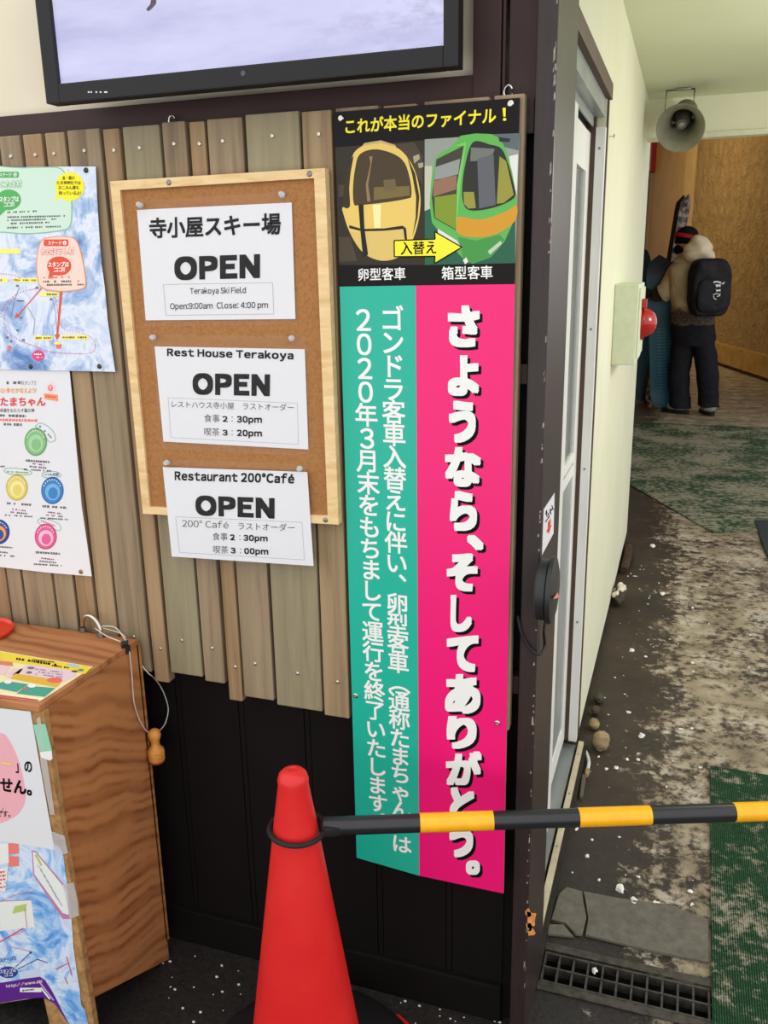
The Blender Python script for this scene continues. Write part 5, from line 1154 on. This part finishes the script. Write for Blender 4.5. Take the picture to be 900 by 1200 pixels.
for (fx, fy_, dy) in ((796, 476, .02), (829, 476, -.03)):
    a = q(fx+3, fy_, dy); a.z = .0; dv = Vector((-.75, .5, 0)).normalized() if fx < 810 else Vector((-.3, .9, 0)).normalized()
    bt = skin('boot', [(a+Vector((0, 0, .14)), .085), (a+Vector((0, 0, .075)), (.078, .072)), (a+dv*.09+Vector((0, 0, .06)), (.062, .052)), (a+dv*.17+Vector((0, 0, .052)), (.058, .044))], [(0, 1), (1, 2), (2, 3)], M_shoew, per)
    bm = B(); n = Vector((-dv.y, dv.x, 0)); pts = []
    for k in range(20):
        an = k/20*6.2832; pts.append(a+dv*(.075+.165*math.cos(an))+n*.062*math.sin(an)*(1.05 if math.cos(an) > 0 else .95)+Vector((0, 0, .001)))
    prism(bm, pts, (0, 0, .034), bev=.004); obj('sole', bm, M_shoe, bt)
    bm = B(); tube(bm, [a-n*.02+Vector((0, 0, .12)), a+dv*.05+Vector((0, 0, .118))], [.075, .05], 16); obj('boot_strap', bm, M_shoe, bt, smooth=True)
# backpack
bpk = empty('backpack', q(832, 337, -.20), 'black backpack with small white print worn over the beige jacket', 'backpack')
bc = q(831, 337, -.235); bn_ = Vector((.42, -.9, 0)).normalized(); bs = Vector((bn_.y, -bn_.x, 0))*-1
t = NT('black_backpack_fabric'); f_ = t.noise(t.coord(), 12, 4, .6); t.base(t.ramp(f_, [(.3, (26, 26, 30)), (.7, (42, 42, 48))]), .7, 0, .25); t.bump(f_, .5, .03); M_pack = t.m
bm = B(); bmesh.ops.create_cube(bm, size=2); bmesh.ops.subdivide_edges(bm, edges=bm.edges[:], cuts=9, use_grid_fill=True)
for v in bm.verts:
    x, y, z = v.co; k = (abs(x)**5+abs(y)**5+abs(z)**5)**.2; x, y, z = x/k, y/k, z/k
    wz = 1-.16*max(0, z)-.10*max(0, -z); dz = 1+.12*math.sin(z*2.2-.6)
    v.co = bc+bs*(x*.205*wz)+bn_*(y*.105*dz+.012*math.sin(x*5+z*7))+Vector((0, 0, z*.275))+bs*(.03*z*-.4)
obj('pack_body', bm, M_pack, bpk, smooth=True)
bm = B(); bmesh.ops.create_cube(bm, size=2); bmesh.ops.subdivide_edges(bm, edges=bm.edges[:], cuts=6, use_grid_fill=True)
for v in bm.verts:
    x, y, z = v.co; k = (abs(x)**4+abs(y)**4+abs(z)**4)**.25; x, y, z = x/k, y/k, z/k
    v.co = bc+bn_*.095+bs*(x*.165)+bn_*(y*.035)+Vector((0, 0, -.07+z*.16))
obj('front_pocket', bm, M_pack, bpk, smooth=True)
bm = B(); tube(bm, spline([q(829, 309, -.16), q(822, 303, -.10), q(815, 306, .02), q(812, 316, .06)]), .02, 8); obj('shoulder_strap', bm, M_pack, bpk, smooth=True)
lgp = q(843, 342, -.4)
LG = Sheet(bc+bn_*.1335, bn_)
lg = Sheet(bc+bn_*.1335, bn_, (740, 260), 900/130)
for pts in ([(662, 486), (690, 478), (722, 486), (735, 498), (722, 500), (690, 490), (668, 498)], [(735, 500), (758, 484), (748, 506), (736, 508)], [(680, 508), (726, 508), (720, 530), (706, 522), (690, 532)], [(684, 545), (694, 552), (708, 550), (722, 545), (722, 566), (706, 560), (690, 568)]): lg.poly(pts, M_white, 1, 'print')
for pts in ([(662, 592), (690, 580), (720, 590), (700, 606)], [(664, 600), (672, 622), (690, 630)], [(720, 580), (716, 604)], [(692, 604), (708, 604)]): lg.line(pts, 6, M_white, 1, 'print')
lg.finish(bpk)
# boards
def board(name, top, bot, width, nrm, mat, label, cat, tipk=.12, lift=.05, waist=.06, th=.010, group=None):
    top, bot = Vector(top), Vector(bot); L_ = (top-bot).length; u = (top-bot).normalized(); nrm = Vector(nrm); nrm = (nrm-u*nrm.dot(u)).normalized(); sd = u.cross(nrm)
    root = empty(name, bot, label, cat, group); N = 28; rows = []; bm = B()
    for i in range(N+1):
        s_ = i/N; e = min(s_, 1-s_)/tipk
        w = width*(math.sqrt(max(0, 1-(1-min(e, 1))**2)) if e < 1 else 1-waist*math.sin((s_-tipk)/(1-2*tipk)*math.pi)); w = max(w, width*.06)
        l_ = lift*(max(0, 1-e/1.2))**2
        c = bot+u*L_*s_+nrm*l_
        rows.append([bm.verts.new(c+sd*w/2*a+nrm*b) for a, b in ((-1, 0), (1, 0), (1, th), (-1, th))])
    for a, b in zip(rows, rows[1:]):
        for k in range(4): bm.faces.new((a[k], a[(k+1) % 4], b[(k+1) % 4], b[k]))
    bm.faces.new(rows[0]); bm.faces.new(rows[-1]); obj('board_deck', bm, mat, root, smooth=40)
    return root, top, bot, u, nrm, sd, L_
def boardmat(name, dark, col, z0):
    t = NT(name); sx = t.n('SeparateXYZ'); t.l(t.coord(), sx.inputs[0])
    f_ = t.math('MULTIPLY', t.math('ADD', sx.outputs[2], -z0), 5, True); t.base(t.mix(f_, col, dark), .4, 0, .4); return t.m
M_tealb = boardmat('teal_board', (44, 52, 60), (18, 104, 134), 1.22)
tp_, bt_ = q(772, 299, .26), q(777.5, 473, .26); bt_.z = .002
root, tp_, bt_, u, n_, sd, L_ = board('snowboard', tp_, bt_, .262, (.12, -1, 0), M_tealb, 'teal snowboard standing upright in front of the person, dark at its top', 'snowboard')
bm = B(); rn = random.Random(2)
for i in range(22):
    z = .16+i*.032; w = .05+.03*rn.random()
    c = bt_+u*(z*1.02)+n_*.0104
    for k in range(2):
        a = c+sd*(-.02+k*.05); bm.faces.new([bm.verts.new(a+sd*(.02*x)+u*y) for x, y in ((-1, 0), (1, 0), (1, .008 if k else .012), (-1, .008))])
obj('printed_pattern', bm, plain('board_print', (60, 146, 160), .4), root)
bd_, top_, bot_ = None, q(805, 228, .40), q(760, 476, .40); bot_.z = .002
t = NT('grey_ski'); f_ = t.noise(t.coord(), 22, 3, .6); t.base(t.ramp(f_, [(.42, (62, 56, 52)), (.52, (138, 126, 114)), (.68, (182, 170, 154))]), .45, 0, .4)
board('ski', top_, bot_, .105, (.25, -1, 0), t.m, 'grey patterned ski leaning upright behind the snowboard and the person', 'ski', .05, .06, .2, .014)
board('ski', top_+Vector((-.045, .05, .005)), bot_+Vector((-.045, .05, 0)), .105, (.25, 1, 0), plain('black_ski', (34, 30, 28), .4), 'black ski behind the grey patterned ski', 'ski', .05, .05, .2, .014)
a, b = onY(748, 288, 8.9), onY(752, 462, 8.9); b.z = .002
board('snowboard', a, b, .26, (.1, -1, 0), boardmat('dark_teal_board', (22, 40, 48), (20, 60, 74), 1.2), 'dark teal snowboard almost hidden behind the end of the corridor wall', 'snowboard')
